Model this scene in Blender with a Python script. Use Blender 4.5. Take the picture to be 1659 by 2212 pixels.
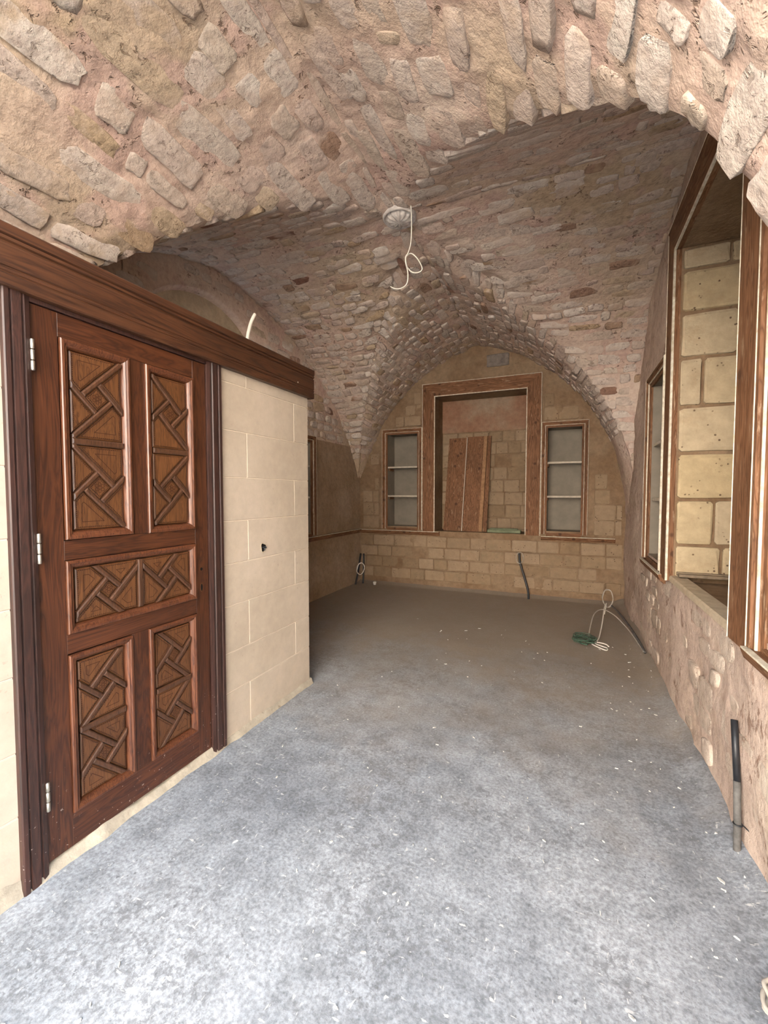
import bpy, math, random
import numpy as np
from mathutils import Vector, Matrix, noise

# ------------------------------------------------------------------ scene, camera, light
for o in list(bpy.data.objects):
    bpy.data.objects.remove(o)
sc = bpy.context.scene
COL = sc.collection
FPX, YAW, PITCH, CAMH = 920.0, math.radians(23.40), math.radians(2.49), 1.40
cam_d = bpy.data.cameras.new('camera')
cam = bpy.data.objects.new('camera', cam_d)
COL.objects.link(cam)
cam_d.sensor_fit = 'AUTO'
cam_d.sensor_width = 36.0
cam_d.lens = FPX / 2212.0 * 36.0
cam_d.clip_start = 0.02
cam.location = (0, 0, CAMH)
cam.rotation_euler = (math.pi / 2 - PITCH, 0, YAW)
sc.camera = cam

world = bpy.data.worlds.new('sky')
sc.world = world
world.use_nodes = True
bg = world.node_tree.nodes['Background']
bg.inputs['Color'].default_value = (0.66, 0.82, 1.0, 1)
bg.inputs['Strength'].default_value = 5.6

sun_d = bpy.data.lights.new('sun', 'SUN')
sun_d.energy = 80.0
sun_d.angle = math.radians(0.6)
sun_d.color = (1.0, 0.95, 0.89)
sun = bpy.data.objects.new('sun', sun_d)
COL.objects.link(sun)
sun.rotation_euler = (math.radians(-63), 0, 0)   # sun behind the house, on the added bounce wall opposite

vs = sc.view_settings
vs.view_transform = 'Standard'
vs.look = 'None'
vs.gamma = 1.0
vs.use_curve_mapping = False
vs.exposure = 0.74
sc.cycles.max_bounces = 6
sc.cycles.diffuse_bounces = 4
sc.cycles.glossy_bounces = 2
sc.cycles.adaptive_threshold = 0.04

rng = random.Random(7)

# ------------------------------------------------------------------ helpers
def clamp(x, a, b):
    return max(a, min(b, x))

def sstep(a, b, x):
    t = clamp((x - a) / (b - a), 0, 1)
    return t * t * (3 - 2 * t)

def fbm(p, sc_=1.0, oct_=3):
    v, a, f = 0.0, 1.0, sc_
    for _ in range(oct_):
        v += a * noise.noise(Vector((p[0] * f, p[1] * f, p[2] * f)))
        a *= 0.5
        f *= 2.03
    return v

class MB:
    """collects geometry for one mesh"""
    def __init__(s):
        s.v, s.f, s.m = [], [], []
    def add(s, vs_, fs_, mi=0):
        n = len(s.v)
        s.v += [tuple(p) for p in vs_]
        s.f += [tuple(i + n for i in f) for f in fs_]
        s.m += [mi] * len(fs_)
        return n
    def box(s, x0, x1, y0, y1, z0, z1, mi=0, b=0.0):
        if x0 > x1: x0, x1 = x1, x0
        if y0 > y1: y0, y1 = y1, y0
        if z0 > z1: z0, z1 = z1, z0
        if b <= 0:
            v = [(x, y, z) for z in (z0, z1) for y in (y0, y1) for x in (x0, x1)]
            s.add(v, [(0, 2, 3, 1), (4, 5, 7, 6), (0, 1, 5, 4), (2, 6, 7, 3), (0, 4, 6, 2), (1, 3, 7, 5)], mi)
            return
        b = min(b, (x1 - x0) * .45, (y1 - y0) * .45, (z1 - z0) * .45)
        v, idx = [], {}
        X, Y, Z = (x0, x1), (y0, y1), (z0, z1)
        for i in (0, 1):
            for j in (0, 1):
                for k in (0, 1):
                    sx, sy, sz = (1, -1)[i], (1, -1)[j], (1, -1)[k]
                    for a in range(3):
                        p = [X[i] + sx * b, Y[j] + sy * b, Z[k] + sz * b]
                        p[a] = (X[i], Y[j], Z[k])[a]
                        idx[i, j, k, a] = len(v)
                        v.append(tuple(p))
        f = []
        for a in range(3):
            o = [q for q in range(3) if q != a]
            for side in (0, 1):
                loop = []
                for (p, q) in ((0, 0), (1, 0), (1, 1), (0, 1)):
                    c = [0, 0, 0]
                    c[a] = side; c[o[0]] = p; c[o[1]] = q
                    loop.append(idx[c[0], c[1], c[2], a])
                f.append(tuple(loop))
            for p in (0, 1):
                for q in (0, 1):
                    c0 = [0, 0, 0]; c1 = [0, 0, 0]
                    c0[o[0]] = c1[o[0]] = p; c0[o[1]] = c1[o[1]] = q
                    c1[a] = 1
                    f.append((idx[c0[0], c0[1], c0[2], o[0]], idx[c1[0], c1[1], c1[2], o[0]],
                              idx[c1[0], c1[1], c1[2], o[1]], idx[c0[0], c0[1], c0[2], o[1]]))
        for i in (0, 1):
            for j in (0, 1):
                for k in (0, 1):
                    f.append((idx[i, j, k, 0], idx[i, j, k, 1], idx[i, j, k, 2]))
        s.add(v, f, mi)
    def loops(s, ls, mi=0, cap0=False, cap1=False, closed=True):
        """skin between equally long loops"""
        n = len(ls[0])
        base = len(s.v)
        for l in ls:
            s.v += [tuple(p) for p in l]
        fs = []
        for a in range(len(ls) - 1):
            for i in range(n if closed else n - 1):
                j = (i + 1) % n
                fs.append((base + a * n + i, base + a * n + j, base + (a + 1) * n + j, base + (a + 1) * n + i))
        if cap0: fs.append(tuple(base + i for i in range(n))[::-1])
        if cap1: fs.append(tuple(base + (len(ls) - 1) * n + i for i in range(n)))
        s.f += fs
        s.m += [mi] * len(fs)
    def grid(s, rows, mi=0):
        n = len(rows[0]); base = len(s.v)
        for r in rows:
            s.v += [tuple(p) for p in r]
        for a in range(len(rows) - 1):
            for i in range(n - 1):
                s.f.append((base + a * n + i, base + a * n + i + 1, base + (a + 1) * n + i + 1, base + (a + 1) * n + i))
                s.m.append(mi)
    def tube(s, pts, r, n=8, mi=0, smooth=6, taper=None):
        P = [Vector(p) for p in pts]
        if smooth and len(P) > 2:
            Q = []
            for i in range(len(P) - 1):
                p0 = P[max(i - 1, 0)]; p1 = P[i]; p2 = P[i + 1]; p3 = P[min(i + 2, len(P) - 1)]
                for k in range(smooth):
                    t = k / smooth
                    Q.append(0.5 * ((2 * p1) + (-p0 + p2) * t + (2 * p0 - 5 * p1 + 4 * p2 - p3) * t * t + (-p0 + 3 * p1 - 3 * p2 + p3) * t ** 3))
            Q.append(P[-1])
            P = Q
        up = Vector((0.31, 0.22, 0.93))
        ls = []
        for i, p in enumerate(P):
            t = (P[min(i + 1, len(P) - 1)] - P[max(i - 1, 0)]).normalized()
            a = t.cross(up)
            if a.length < 1e-3: a = t.cross(Vector((1, 0, 0)))
            a.normalize()
            b = t.cross(a)
            up = -b if b.dot(up) < 0 else b
            ls.append([p + r * (math.cos(2 * math.pi * k / n) * a + math.sin(2 * math.pi * k / n) * b) for k in range(n)])
        s.loops(ls, mi, True, True)
    def mesh(s, name, mats, smooth=False):
        me = bpy.data.meshes.new(name)
        me.from_pydata(s.v, [], s.f)
        for m in (mats if isinstance(mats, (list, tuple)) else [mats]):
            me.materials.append(m)
        if any(s.m):
            me.polygons.foreach_set('material_index', s.m)
        if smooth:
            me.polygons.foreach_set('use_smooth', [True] * len(me.polygons))
        me.update()
        return me
    def build(s, name, mats, parent=None, smooth=False, fix=True):
        me = s.mesh(name, mats, smooth)
        if fix:
            import bmesh
            bm = bmesh.new(); bm.from_mesh(me)
            bmesh.ops.recalc_face_normals(bm, faces=bm.faces)
            bm.to_mesh(me); bm.free()
        return link(name, me, parent)

def link(name, me, parent=None):
    o = bpy.data.objects.new(name, me)
    COL.objects.link(o)
    if parent is not None:
        o.parent = parent
    return o

def struct(o):
    o['kind'] = 'structure'
    return o

def tag(o, label, cat, group=None):
    o['label'] = label; o['category'] = cat
    if group: o['group'] = group
    return o

def thing(name, label, cat, loc=(0, 0, 0), group=None):
    o = bpy.data.objects.new(name, None)
    COL.objects.link(o)
    o.empty_display_size = 0.1
    o.location = loc
    return tag(o, label, cat, group)

# ------------------------------------------------------------------ materials
class NT:
    def __init__(s, name):
        s.mat = bpy.data.materials.new(name)
        s.mat.use_nodes = True
        s.t = s.mat.node_tree
        s.bsdf = s.t.nodes['Principled BSDF']
        s.pos = s.n('ShaderNodeNewGeometry').outputs['Position']
    def n(s, typ, **kw):
        nd = s.t.nodes.new(typ)
        for k, v in kw.items():
            setattr(nd, k, v)
        return nd
    def con(s, a, b):
        if hasattr(a, 'links') or hasattr(a, 'is_linked'):
            s.t.links.new(a, b)
        else:
            b.default_value = a
    def map(s, vec, scale=(1, 1, 1), loc=(0, 0, 0), rot=(0, 0, 0)):
        m = s.n('ShaderNodeMapping')
        s.con(vec, m.inputs['Vector'])
        m.inputs['Scale'].default_value = scale
        m.inputs['Location'].default_value = loc
        m.inputs['Rotation'].default_value = rot
        return m.outputs[0]
    def noise(s, scale, detail=4, rough=0.55, vec=None, dist=0.0, out='Fac'):
        nd = s.n('ShaderNodeTexNoise')
        s.con(vec if vec is not None else s.pos, nd.inputs['Vector'])
        nd.inputs['Scale'].default_value = scale
        nd.inputs['Detail'].default_value = detail
        nd.inputs['Roughness'].default_value = rough
        nd.inputs['Distortion'].default_value = dist
        return nd.outputs[out]
    def vor(s, scale, vec=None, feature='F1', out='Distance', rnd=1.0):
        nd = s.n('ShaderNodeTexVoronoi', feature=feature)
        s.con(vec if vec is not None else s.pos, nd.inputs['Vector'])
        nd.inputs['Scale'].default_value = scale
        nd.inputs['Randomness'].default_value = rnd
        return nd.outputs[out]
    def ramp(s, fac, stops):
        nd = s.n('ShaderNodeValToRGB')
        s.con(fac, nd.inputs[0])
        cr = nd.color_ramp
        while len(cr.elements) > 1:
            cr.elements.remove(cr.elements[-1])
        first = True
        for p, c in stops:
            if not isinstance(c, (tuple, list)): c = (c, c, c)
            if first:
                e = cr.elements[0]; e.position = p; first = False
            else:
                e = cr.elements.new(p)
            e.color = (c[0], c[1], c[2], 1)
        return nd.outputs[0]
    def mix(s, fac, a, b, mode='MIX'):
        nd = s.n('ShaderNodeMix', data_type='RGBA', blend_type=mode)
        s.con(fac, nd.inputs[0])
        for q, i in ((a, 6), (b, 7)):
            if isinstance(q, (tuple, list)): q = (q[0], q[1], q[2], 1)
            s.con(q, nd.inputs[i])
        return nd.outputs[2]
    def math(s, op, a, b=0.0, c=None):
        nd = s.n('ShaderNodeMath', operation=op)
        s.con(a, nd.inputs[0]); s.con(b, nd.inputs[1])
        if c is not None: s.con(c, nd.inputs[2])
        return nd.outputs[0]
    def bump(s, h, strength=0.5, dist=0.01, prev=None):
        nd = s.n('ShaderNodeBump')
        s.con(h, nd.inputs['Height'])
        nd.inputs['Strength'].default_value = strength
        nd.inputs['Distance'].default_value = dist
        if prev is not None: s.con(prev, nd.inputs['Normal'])
        return nd.outputs[0]
    def out(s, col, rough=0.9, normal=None, spec=0.3, metal=0.0, coat=0.0):
        if isinstance(col, (tuple, list)): col = (col[0], col[1], col[2], 1)
        s.con(col, s.bsdf.inputs['Base Color'])
        s.con(rough, s.bsdf.inputs['Roughness'])
        s.bsdf.inputs['Specular IOR Level'].default_value = spec
        s.bsdf.inputs['Metallic'].default_value = metal
        if coat:
            s.bsdf.inputs['Coat Weight'].default_value = coat
            s.bsdf.inputs['Coat Roughness'].default_value = 0.18
        if normal is not None: s.con(normal, s.bsdf.inputs['Normal'])
        return s.mat

def m_mortar():
    t = NT('lime_mortar')
    base = t.ramp(t.noise(0.8, 2, 0.5), [(0.34, (0.45, 0.345, 0.245)), (0.42, (0.51, 0.405, 0.315)), (0.52, (0.54, 0.405, 0.335)), (0.62, (0.59, 0.48, 0.405))])
    base = t.mix(t.ramp(t.noise(2.3, 3, 0.6), [(0.54, 0.0), (0.62, 0.8)]), base, (0.50, 0.355, 0.305))
    fine = t.noise(24, 4, 0.65)
    col = t.mix(0.4, base, t.ramp(fine, [(0.3, 0.26), (0.6, 0.62)]), 'OVERLAY')
    pits = t.math('MULTIPLY', t.ramp(t.noise(28, 3, 0.7, dist=0.4), [(0.58, 0.0), (0.66, 1.0)]), t.ramp(t.noise(4.5, 1), [(0.48, 0.0), (0.60, 1.0)]))
    col = t.mix(t.math('MULTIPLY', pits, 0.75), col, (0.15, 0.095, 0.065))
    h = t.math('ADD', t.math('MULTIPLY', t.noise(9, 5, 0.65), 1.0), t.math('MULTIPLY', pits, -0.35))
    nb = t.bump(h, 0.7, 0.025)
    return t.out(col, 0.95, nb, 0.15)

def m_stone():
    t = NT('rubble_stone')
    oi = t.n('ShaderNodeObjectInfo').outputs['Random']
    isl = t.n('ShaderNodeNewGeometry').outputs['Random Per Island']
    r = t.math('FRACT', t.math('ADD', t.math('MULTIPLY', oi, 7.13), isl))
    col = t.ramp(r, [(0.0, (0.46, 0.37, 0.30)), (0.2, (0.52, 0.44, 0.385)), (0.42, (0.58, 0.515, 0.46)), (0.6, (0.49, 0.385, 0.33)), (0.80, (0.55, 0.48, 0.42)), (0.93, (0.44, 0.33, 0.22)), (0.97, (0.33, 0.22, 0.16)), (1.0, (0.20, 0.10, 0.075))])
    fine = t.noise(21, 5, 0.72, dist=0.3)
    col = t.mix(0.55, col, t.ramp(fine, [(0.28, 0.26), (0.62, 0.62)]), 'OVERLAY')
    # lime smeared over the faces
    sm = t.noise(5.0, 3, 0.6)
    smear = t.ramp(sm, [(0.52, 0.0), (0.64, 0.75)])
    col = t.mix(smear, col, t.ramp(t.noise(0.8, 2, 0.5), [(0.35, (0.45, 0.34, 0.23)), (0.5, (0.50, 0.395, 0.325)), (0.62, (0.56, 0.465, 0.405))]))
    pit = t.math('MULTIPLY', t.ramp(t.noise(30, 4, 0.75, dist=0.8), [(0.55, 0.0), (0.63, 1.0)]), t.ramp(sm, [(0.40, 1.0), (0.52, 0.0)]))
    col = t.mix(t.math('MULTIPLY', pit, 0.62), col, (0.15, 0.095, 0.065))
    h = t.math('ADD', t.noise(12, 5, 0.62), t.math('MULTIPLY', pit, -0.3))
    nb = t.bump(h, 0.6, 0.026)
    return t.out(col, 0.93, nb, 0.2)

def m_plaster(name, a, b, c, pitk=1.0, streak=0.0, bumpk=1.0, stain=(0.30, 0.19, 0.12), mott=0.4):
    t = NT(name)
    col = t.ramp(t.noise(1.7, 5, 0.6), [(0.34, a), (0.5, b), (0.64, c)])
    col = t.mix(mott, col, t.ramp(t.noise(17, 6, 0.7), [(0.3, 0.26), (0.65, 0.66)]), 'OVERLAY')
    st = t.ramp(t.noise(3.4, 5, 0.7, dist=0.4), [(0.58, 0.0), (0.72, 0.7)])
    col = t.mix(t.math('MULTIPLY', st, 0.6), col, stain)
    pits = t.math('MULTIPLY', t.ramp(t.noise(40, 3, 0.6), [(0.64, 0.0), (0.70, 1.0)]), t.ramp(t.noise(3.0, 2), [(0.46, 0.0), (0.6, 1.0)]))
    col = t.mix(t.math('MULTIPLY', pits, 0.75 * pitk), col, (0.13, 0.085, 0.055))
    nb = t.bump(t.noise(12, 6, 0.65), 0.55 * bumpk, 0.02)
    nb = t.bump(pits, -0.6 * pitk, 0.006, nb)
    if streak:
        sv = t.noise(1.0, 6, 0.75, vec=t.map(t.pos, (15, 15, 9)))
        nb = t.bump(sv, 0.5 * streak, 0.03, nb)
        light = t.ramp(sv, [(0.56, 0.0), (0.68, 0.55)])
        col = t.mix(t.math('MULTIPLY', light, streak), col, (0.66, 0.54, 0.42))
        dk = t.math('MULTIPLY', t.ramp(t.noise(1.0, 5, 0.75, vec=t.map(t.pos, (13, 13, 8), (3, 1, 5)), dist=0.3), [(0.56, 0.0), (0.62, 1.0)]), t.ramp(t.noise(2.2, 3, 0.6), [(0.42, 0.3 * streak), (0.55, 1.5 * streak)]))
        col = t.mix(dk, col, (0.24, 0.15, 0.11))
        nb = t.bump(dk, -0.8, 0.015, nb)
    return t.out(col, 0.93, nb, 0.15)

def m_block(name, c0, c1, c2):
    t = NT(name)
    oi = t.n('ShaderNodeObjectInfo').outputs['Random']
    col = t.ramp(oi, [(0.0, c0), (0.5, c1), (1.0, c2)])
    col = t.mix(0.35, col, t.ramp(t.noise(13, 6, 0.7), [(0.3, 0.28), (0.65, 0.64)]), 'OVERLAY')
    st = t.ramp(t.noise(3.6, 5, 0.7), [(0.56, 0.0), (0.70, 0.7)])
    col = t.mix(t.math('MULTIPLY', st, 0.55), col, (0.30, 0.20, 0.115))
    v = t.vor(34)
    keep = t.ramp(t.noise(11, 3, 0.6), [(0.55, 0.0), (0.60, 1.0)])
    hole = t.math('MULTIPLY', t.ramp(v, [(0.18, 1.0), (0.26, 0.0)]), keep)
    col = t.mix(t.math('MULTIPLY', hole, 0.9), col, (0.09, 0.055, 0.035))
    nb = t.bump(t.noise(22, 6, 0.7), 0.4, 0.012)
    nb = t.bump(hole, -0.7, 0.008, nb)
    return t.out(col, 0.92, nb, 0.15)

def m_floor():
    t = NT('concrete_screed')
    big = t.noise(0.9, 3, 0.55, dist=0.2)
    col = t.ramp(big, [(0.33, (0.19, 0.208, 0.235)), (0.46, (0.24, 0.26, 0.288)), (0.60, (0.305, 0.326, 0.354))])
    n2 = t.noise(8, 6, 0.72)
    col = t.mix(0.40, col, t.ramp(n2, [(0.36, 0.2), (0.5, 0.5), (0.64, 0.76)]), 'OVERLAY')
    gra = t.noise(75, 3, 0.7)
    col = t.mix(0.45, col, t.ramp(gra, [(0.36, 0.18), (0.52, 0.52), (0.66, 0.78)]), 'OVERLAY')
    # grey trowel blotches
    bl = t.math('MULTIPLY', t.ramp(t.noise(26, 4, 0.8, dist=0.3), [(0.50, 0.0), (0.58, 1.0)]), t.ramp(t.noise(2.1, 3), [(0.46, 0.0), (0.58, 1.0)]))
    col = t.mix(t.math('MULTIPLY', bl, 0.62), col, (0.125, 0.13, 0.14))
    dots = t.math('MULTIPLY', t.ramp(t.noise(58, 2, 0.5), [(0.64, 0.0), (0.69, 1.0)]), t.ramp(t.noise(3.1, 2), [(0.42, 0.2), (0.6, 1.0)]))
    col = t.mix(t.math('MULTIPLY', dots, 0.6), col, (0.09, 0.092, 0.10))
    # scuffs and lime splashes
    fl = t.ramp(t.noise(1.0, 3, 0.6, vec=t.map(t.pos, (20, 58, 30), rot=(0, 0, 0.7))), [(0.66, 0.0), (0.70, 0.9)])
    fl2 = t.ramp(t.noise(1.0, 3, 0.6, vec=t.map(t.pos, (66, 18, 30), (3, 2, 1), (0, 0, 0.25))), [(0.67, 0.0), (0.71, 0.9)])
    col = t.mix(t.math('MAXIMUM', fl, fl2), col, (0.50, 0.505, 0.51))
    # brown tint growing inwards: the dim warm light of the inner room, painted in
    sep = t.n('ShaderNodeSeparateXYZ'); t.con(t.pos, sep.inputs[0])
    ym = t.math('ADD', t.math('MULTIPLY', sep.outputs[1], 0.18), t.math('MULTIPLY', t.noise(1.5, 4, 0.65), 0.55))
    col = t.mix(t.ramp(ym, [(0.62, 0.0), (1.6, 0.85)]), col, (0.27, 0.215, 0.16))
    h = t.math('ADD', n2, t.math('MULTIPLY', gra, 0.2))
    nb = t.bump(h, 0.3, 0.010)
    return t.out(col, 0.7, nb, 0.35)

def m_wood(name, dark, mid, light, axis='z', scale=1.0, coat=0.0, rough=0.45, knots=False, specks=False, worn=None, gloss_spec=0.5):
    t = NT(name)
    oi = t.n('ShaderNodeObjectInfo').outputs['Random']
    off = t.n('ShaderNodeCombineXYZ')
    for i, k in enumerate((3.1, 5.7, 9.3)):
        t.con(t.math('MULTIPLY', oi, k), off.inputs[i])
    va = t.n('ShaderNodeVectorMath', operation='ADD')
    t.con(t.pos, va.inputs[0]); t.con(off.outputs[0], va.inputs[1])
    S = [9 * scale] * 3
    S['xyz'.index(axis)] = 0.75 * scale
    vec = t.map(va.outputs[0], S)
    g = t.noise(1.6, 4, 0.55, vec=vec, dist=1.6)
    rings = t.math('FRACT', t.math('MULTIPLY', g, 8.0))
    rings = t.math('ABSOLUTE', t.math('SUBTRACT', rings, 0.5))
    S2 = [150] * 3
    S2['xyz'.index(axis)] = 5
    fib = t.noise(1.0, 3, 0.6, vec=t.map(va.outputs[0], S2))
    col = t.ramp(rings, [(0.0, dark), (0.2, mid), (0.5, light)])
    col = t.mix(0.4, col, t.ramp(fib, [(0.3, 0.22), (0.7, 0.66)]), 'OVERLAY')
    lg = t.noise(2.2, 3, 0.5, vec=va.outputs[0])
    col = t.mix(0.5, col, t.ramp(lg, [(0.3, 0.3), (0.7, 0.62)]), 'OVERLAY')
    if knots:
        kv = t.vor(6.5, vec=t.map(va.outputs[0], (1, 1, 1)), rnd=1.0)
        kn = t.ramp(kv, [(0.10, 1.0), (0.17, 0.0)])
        col = t.mix(t.math('MULTIPLY', kn, 0.85), col, (0.06, 0.025, 0.012))
    if worn is not None:
        wn = t.ramp(t.noise(1.0, 5, 0.7, vec=t.map(va.outputs[0], [40 if a != axis else 6 for a in 'xyz'])), [(0.58, 0.0), (0.72, 0.75)])
        col = t.mix(wn, col, worn)
    if specks:
        sep = t.n('ShaderNodeSeparateXYZ'); t.con(t.pos, sep.inputs[0])
        hgt = t.ramp(sep.outputs[2], [(0.05, 1.0), (0.42, 0.0)])
        sp = t.math('MULTIPLY', t.ramp(t.noise(75, 3, 0.6), [(0.68, 0.0), (0.71, 1.0)]), hgt)
        col = t.mix(t.math('MULTIPLY', sp, 0.8), col, (0.72, 0.66, 0.60))
    nb = t.bump(fib, 0.18, 0.002)
    nb = t.bump(rings, 0.10, 0.002, nb)
    return t.out(col, rough, nb, gloss_spec, coat=coat)

def m_plain(name, col, rough=0.6, spec=0.4, metal=0.0, var=0.0, bumpk=0.0, sc_=20):
    t = NT(name)
    c = col
    if var:
        c = t.mix(var, (col[0], col[1], col[2]), t.ramp(t.noise(sc_, 5, 0.65), [(0.3, 0.22), (0.7, 0.72)]), 'OVERLAY')
    nb = t.bump(t.noise(sc_ * 1.5, 4, 0.6), bumpk, 0.005) if bumpk else None
    return t.out(c, rough, nb, spec, metal)

M = {}
M['mortar'] = m_mortar()
M['stone'] = m_stone()
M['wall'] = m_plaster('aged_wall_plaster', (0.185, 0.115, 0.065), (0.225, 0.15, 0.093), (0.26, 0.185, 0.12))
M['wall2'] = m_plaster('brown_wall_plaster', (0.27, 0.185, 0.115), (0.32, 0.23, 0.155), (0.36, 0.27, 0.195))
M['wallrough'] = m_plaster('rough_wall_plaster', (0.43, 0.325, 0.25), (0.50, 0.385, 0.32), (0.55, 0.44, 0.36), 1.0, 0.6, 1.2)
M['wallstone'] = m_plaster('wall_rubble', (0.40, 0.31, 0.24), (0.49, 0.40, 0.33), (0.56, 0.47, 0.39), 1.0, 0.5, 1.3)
M['pinkplaster'] = m_plaster('pink_plaster', (0.26, 0.135, 0.085), (0.28, 0.165, 0.11), (0.31, 0.23, 0.165), 0.3, 0, 0.4, (0.40, 0.18, 0.12))
M['smooth'] = m_plaster('smooth_plaster', (0.43, 0.35, 0.25), (0.47, 0.385, 0.28), (0.50, 0.42, 0.32), 0.2, 0, 0.25, (0.42, 0.32, 0.22))
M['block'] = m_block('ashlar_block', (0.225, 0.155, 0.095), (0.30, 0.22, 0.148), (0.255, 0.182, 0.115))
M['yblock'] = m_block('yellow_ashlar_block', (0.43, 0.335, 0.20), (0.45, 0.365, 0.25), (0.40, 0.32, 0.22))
M['foot'] = m_plaster('foot_mortar', (0.33, 0.29, 0.23), (0.38, 0.335, 0.265), (0.43, 0.385, 0.31), 0.6, 0, 0.8, (0.28, 0.23, 0.17))
M['cream'] = m_plaster('cream_plaster', (0.41, 0.345, 0.275), (0.445, 0.378, 0.303), (0.475, 0.405, 0.33), 0.25, 0, 0.18, (0.50, 0.41, 0.30), 0.14)
M['joint'] = m_plain('pale_joint', (0.66, 0.58, 0.47), 0.9, 0.1)
M['grey'] = m_plain('grey_niche_plaster', (0.235, 0.205, 0.165), 0.9, 0.1, 0, 0.25, 0.15, 6)
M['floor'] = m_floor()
WD, WM, WL = (0.034, 0.0105, 0.005), (0.058, 0.018, 0.0075), (0.082, 0.027, 0.0105)
M['door_v'] = m_wood('varnished_door_upright', WD, WM, WL, 'z', 1.0, 0.12, 0.42, specks=True)
M['door_h'] = m_wood('varnished_door_rail', WD, WM, WL, 'y', 1.0, 0.12, 0.42, specks=True)
M['beam'] = m_wood('varnished_beam', (0.0304, 0.0110, 0.0050), (0.0580, 0.0210, 0.0088), (0.0745, 0.0287, 0.0121), 'y', 0.8, 0.08, 0.48, knots=False)
M['jamb'] = m_wood('dark_jamb', (0.022, 0.010, 0.008), (0.036, 0.015, 0.011), (0.050, 0.020, 0.015), 'z', 1.2, 0.05, 0.5, specks=True)
M['piece'] = m_wood('carved_oak', (0.0548, 0.0196, 0.0064), (0.1010, 0.0392, 0.0127), (0.1299, 0.0531, 0.0185), 'z', 2.2, 0.15, 0.45)
M['strip'] = m_wood('lattice_oak', (0.0374, 0.0150, 0.0068), (0.0646, 0.0272, 0.0129), (0.0850, 0.0367, 0.0177), 'z', 2.5, 0.2, 0.42)
M['burnt'] = m_plain('burnt_line', (0.035, 0.012, 0.006), 0.6, 0.3)
M['mould'] = m_wood('door_moulding', (0.0510, 0.0156, 0.0072), (0.0990, 0.0330, 0.0144), (0.1320, 0.0468, 0.0204), 'z', 1.4, 0.22, 0.36)
M['pine_v'] = m_wood('stripped_pine_upright', (0.105, 0.045, 0.019), (0.175, 0.080, 0.037), (0.225, 0.112, 0.057), 'z', 1.0, 0, 0.7, True, False, (0.42, 0.30, 0.20), 0.25)
M['pine_x'] = m_wood('stripped_pine_rail', (0.105, 0.045, 0.019), (0.175, 0.080, 0.037), (0.225, 0.112, 0.057), 'x', 1.0, 0, 0.7, True, False, (0.42, 0.30, 0.20), 0.25)
M['pine_y'] = m_wood('stripped_pine_sill', (0.105, 0.045, 0.019), (0.175, 0.080, 0.037), (0.225, 0.112, 0.057), 'y', 1.0, 0, 0.7, True, False, (0.42, 0.30, 0.20), 0.25)
M['pale_pine'] = m_plain('pale_planed_pine', (0.30, 0.17, 0.09), .8, .2, 0, .5, .2, 25)
M['white'] = m_plain('flaking_white_paint', (0.60, 0.55, 0.45), 0.8, 0.2, 0, 0.8, 0.4, 26)
M['shelf'] = m_plain('pale_shelf', (0.50, 0.44, 0.36), 0.8, 0.2, 0, 0.3, 0.2, 20)
M['black'] = m_plain('black_plastic', (0.014, 0.016, 0.020), 0.45, 0.5, 0, 0.3, 0.1, 30)
M['dusty'] = m_plain('dusty_black_plastic', (0.10, 0.095, 0.09), 0.8, 0.3, 0, 0.9, 0.2, 18)
M['cable'] = m_plain('white_cable', (0.72, 0.68, 0.62), 0.5, 0.4)
M['gcable'] = m_plain('grey_cable', (0.42, 0.38, 0.33), 0.7, 0.3, 0, 0.3, 0, 20)
M['green'] = m_plain('green_cable', (0.055, 0.105, 0.072), 0.6, 0.3, 0, 0.3, 0, 40)
M['greenwood'] = m_plain('green_painted_wood', (0.17, 0.19, 0.12), 0.8, 0.2, 0, 0.5, 0.2, 12)
M['steel'] = m_plain('satin_steel', (0.60, 0.57, 0.50), 0.45, 0.5, 1.0)
M['hole'] = m_plain('dark_hole', (0.01, 0.008, 0.007), 0.9, 0.1)
M['boss'] = m_plain('carved_grey_stone', (0.52, 0.48, 0.45), 0.9, 0.2, 0, 0.6, 0.6, 25)
M['flake'] = m_plain('lime_flake', (0.50, 0.49, 0.46), .9, .1)
M['bounce'] = m_plain('bounce_wall_stone', (0.53, 0.485, 0.43), .9, .1, 0, .3, .2, 3)
M['ground'] = m_plain('courtyard_paving', (0.40, 0.365, 0.32), 0.9, 0.2, 0, 0.4, 0.2, 3)

# ------------------------------------------------------------------ room dimensions
XR, XL, YF, YN = 0.655, -3.035, 6.065, -0.20      # right wall, left wall, far wall, open front
XC, YC, Z0, ZT = -1.19, 3.04, 1.15, 3.47          # vault centre, springing and crown
AW = 1.845
BH = ZT - Z0
RA = (AW * AW + BH * BH) / (2 * AW)

def offA(z):
    return math.sqrt(max(RA * RA - (z - Z0) ** 2, 0)) - (RA - AW)

def chaikin(p, n=3):
    for _ in range(n):
        q = [p[0]]
        for a, b in zip(p, p[1:]):
            q.append((a[0] * .75 + b[0] * .25, a[1] * .75 + b[1] * .25))
            q.append((a[0] * .25 + b[0] * .75, a[1] * .25 + b[1] * .75))
        q.append(p[-1])
        p = q
    return p
NEAR = chaikin([(0, 3.47), (.30, 3.415), (.62, 3.30), (.86, 3.16), (1.04, 3.02), (1.22, 2.86), (1.38, 2.71), (1.50, 2.55), (1.575, 2.38), (1.60, 2.1), (1.61, 1.6), (1.62, 1.15)])
FARP = chaikin([(0, 3.47), (.40, 3.435), (.90, 3.36), (1.40, 3.20), (1.80, 2.98), (2.06, 2.70), (2.21, 2.36), (2.31, 1.9), (2.36, 1.5), (2.38, 1.15)])
NZ = np.array([p[1] for p in NEAR][::-1]); NO = np.array([p[0] for p in NEAR][::-1])
FZ = np.array([p[1] for p in FARP][::-1]); FO = np.array([p[0] for p in FARP][::-1])
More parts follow.
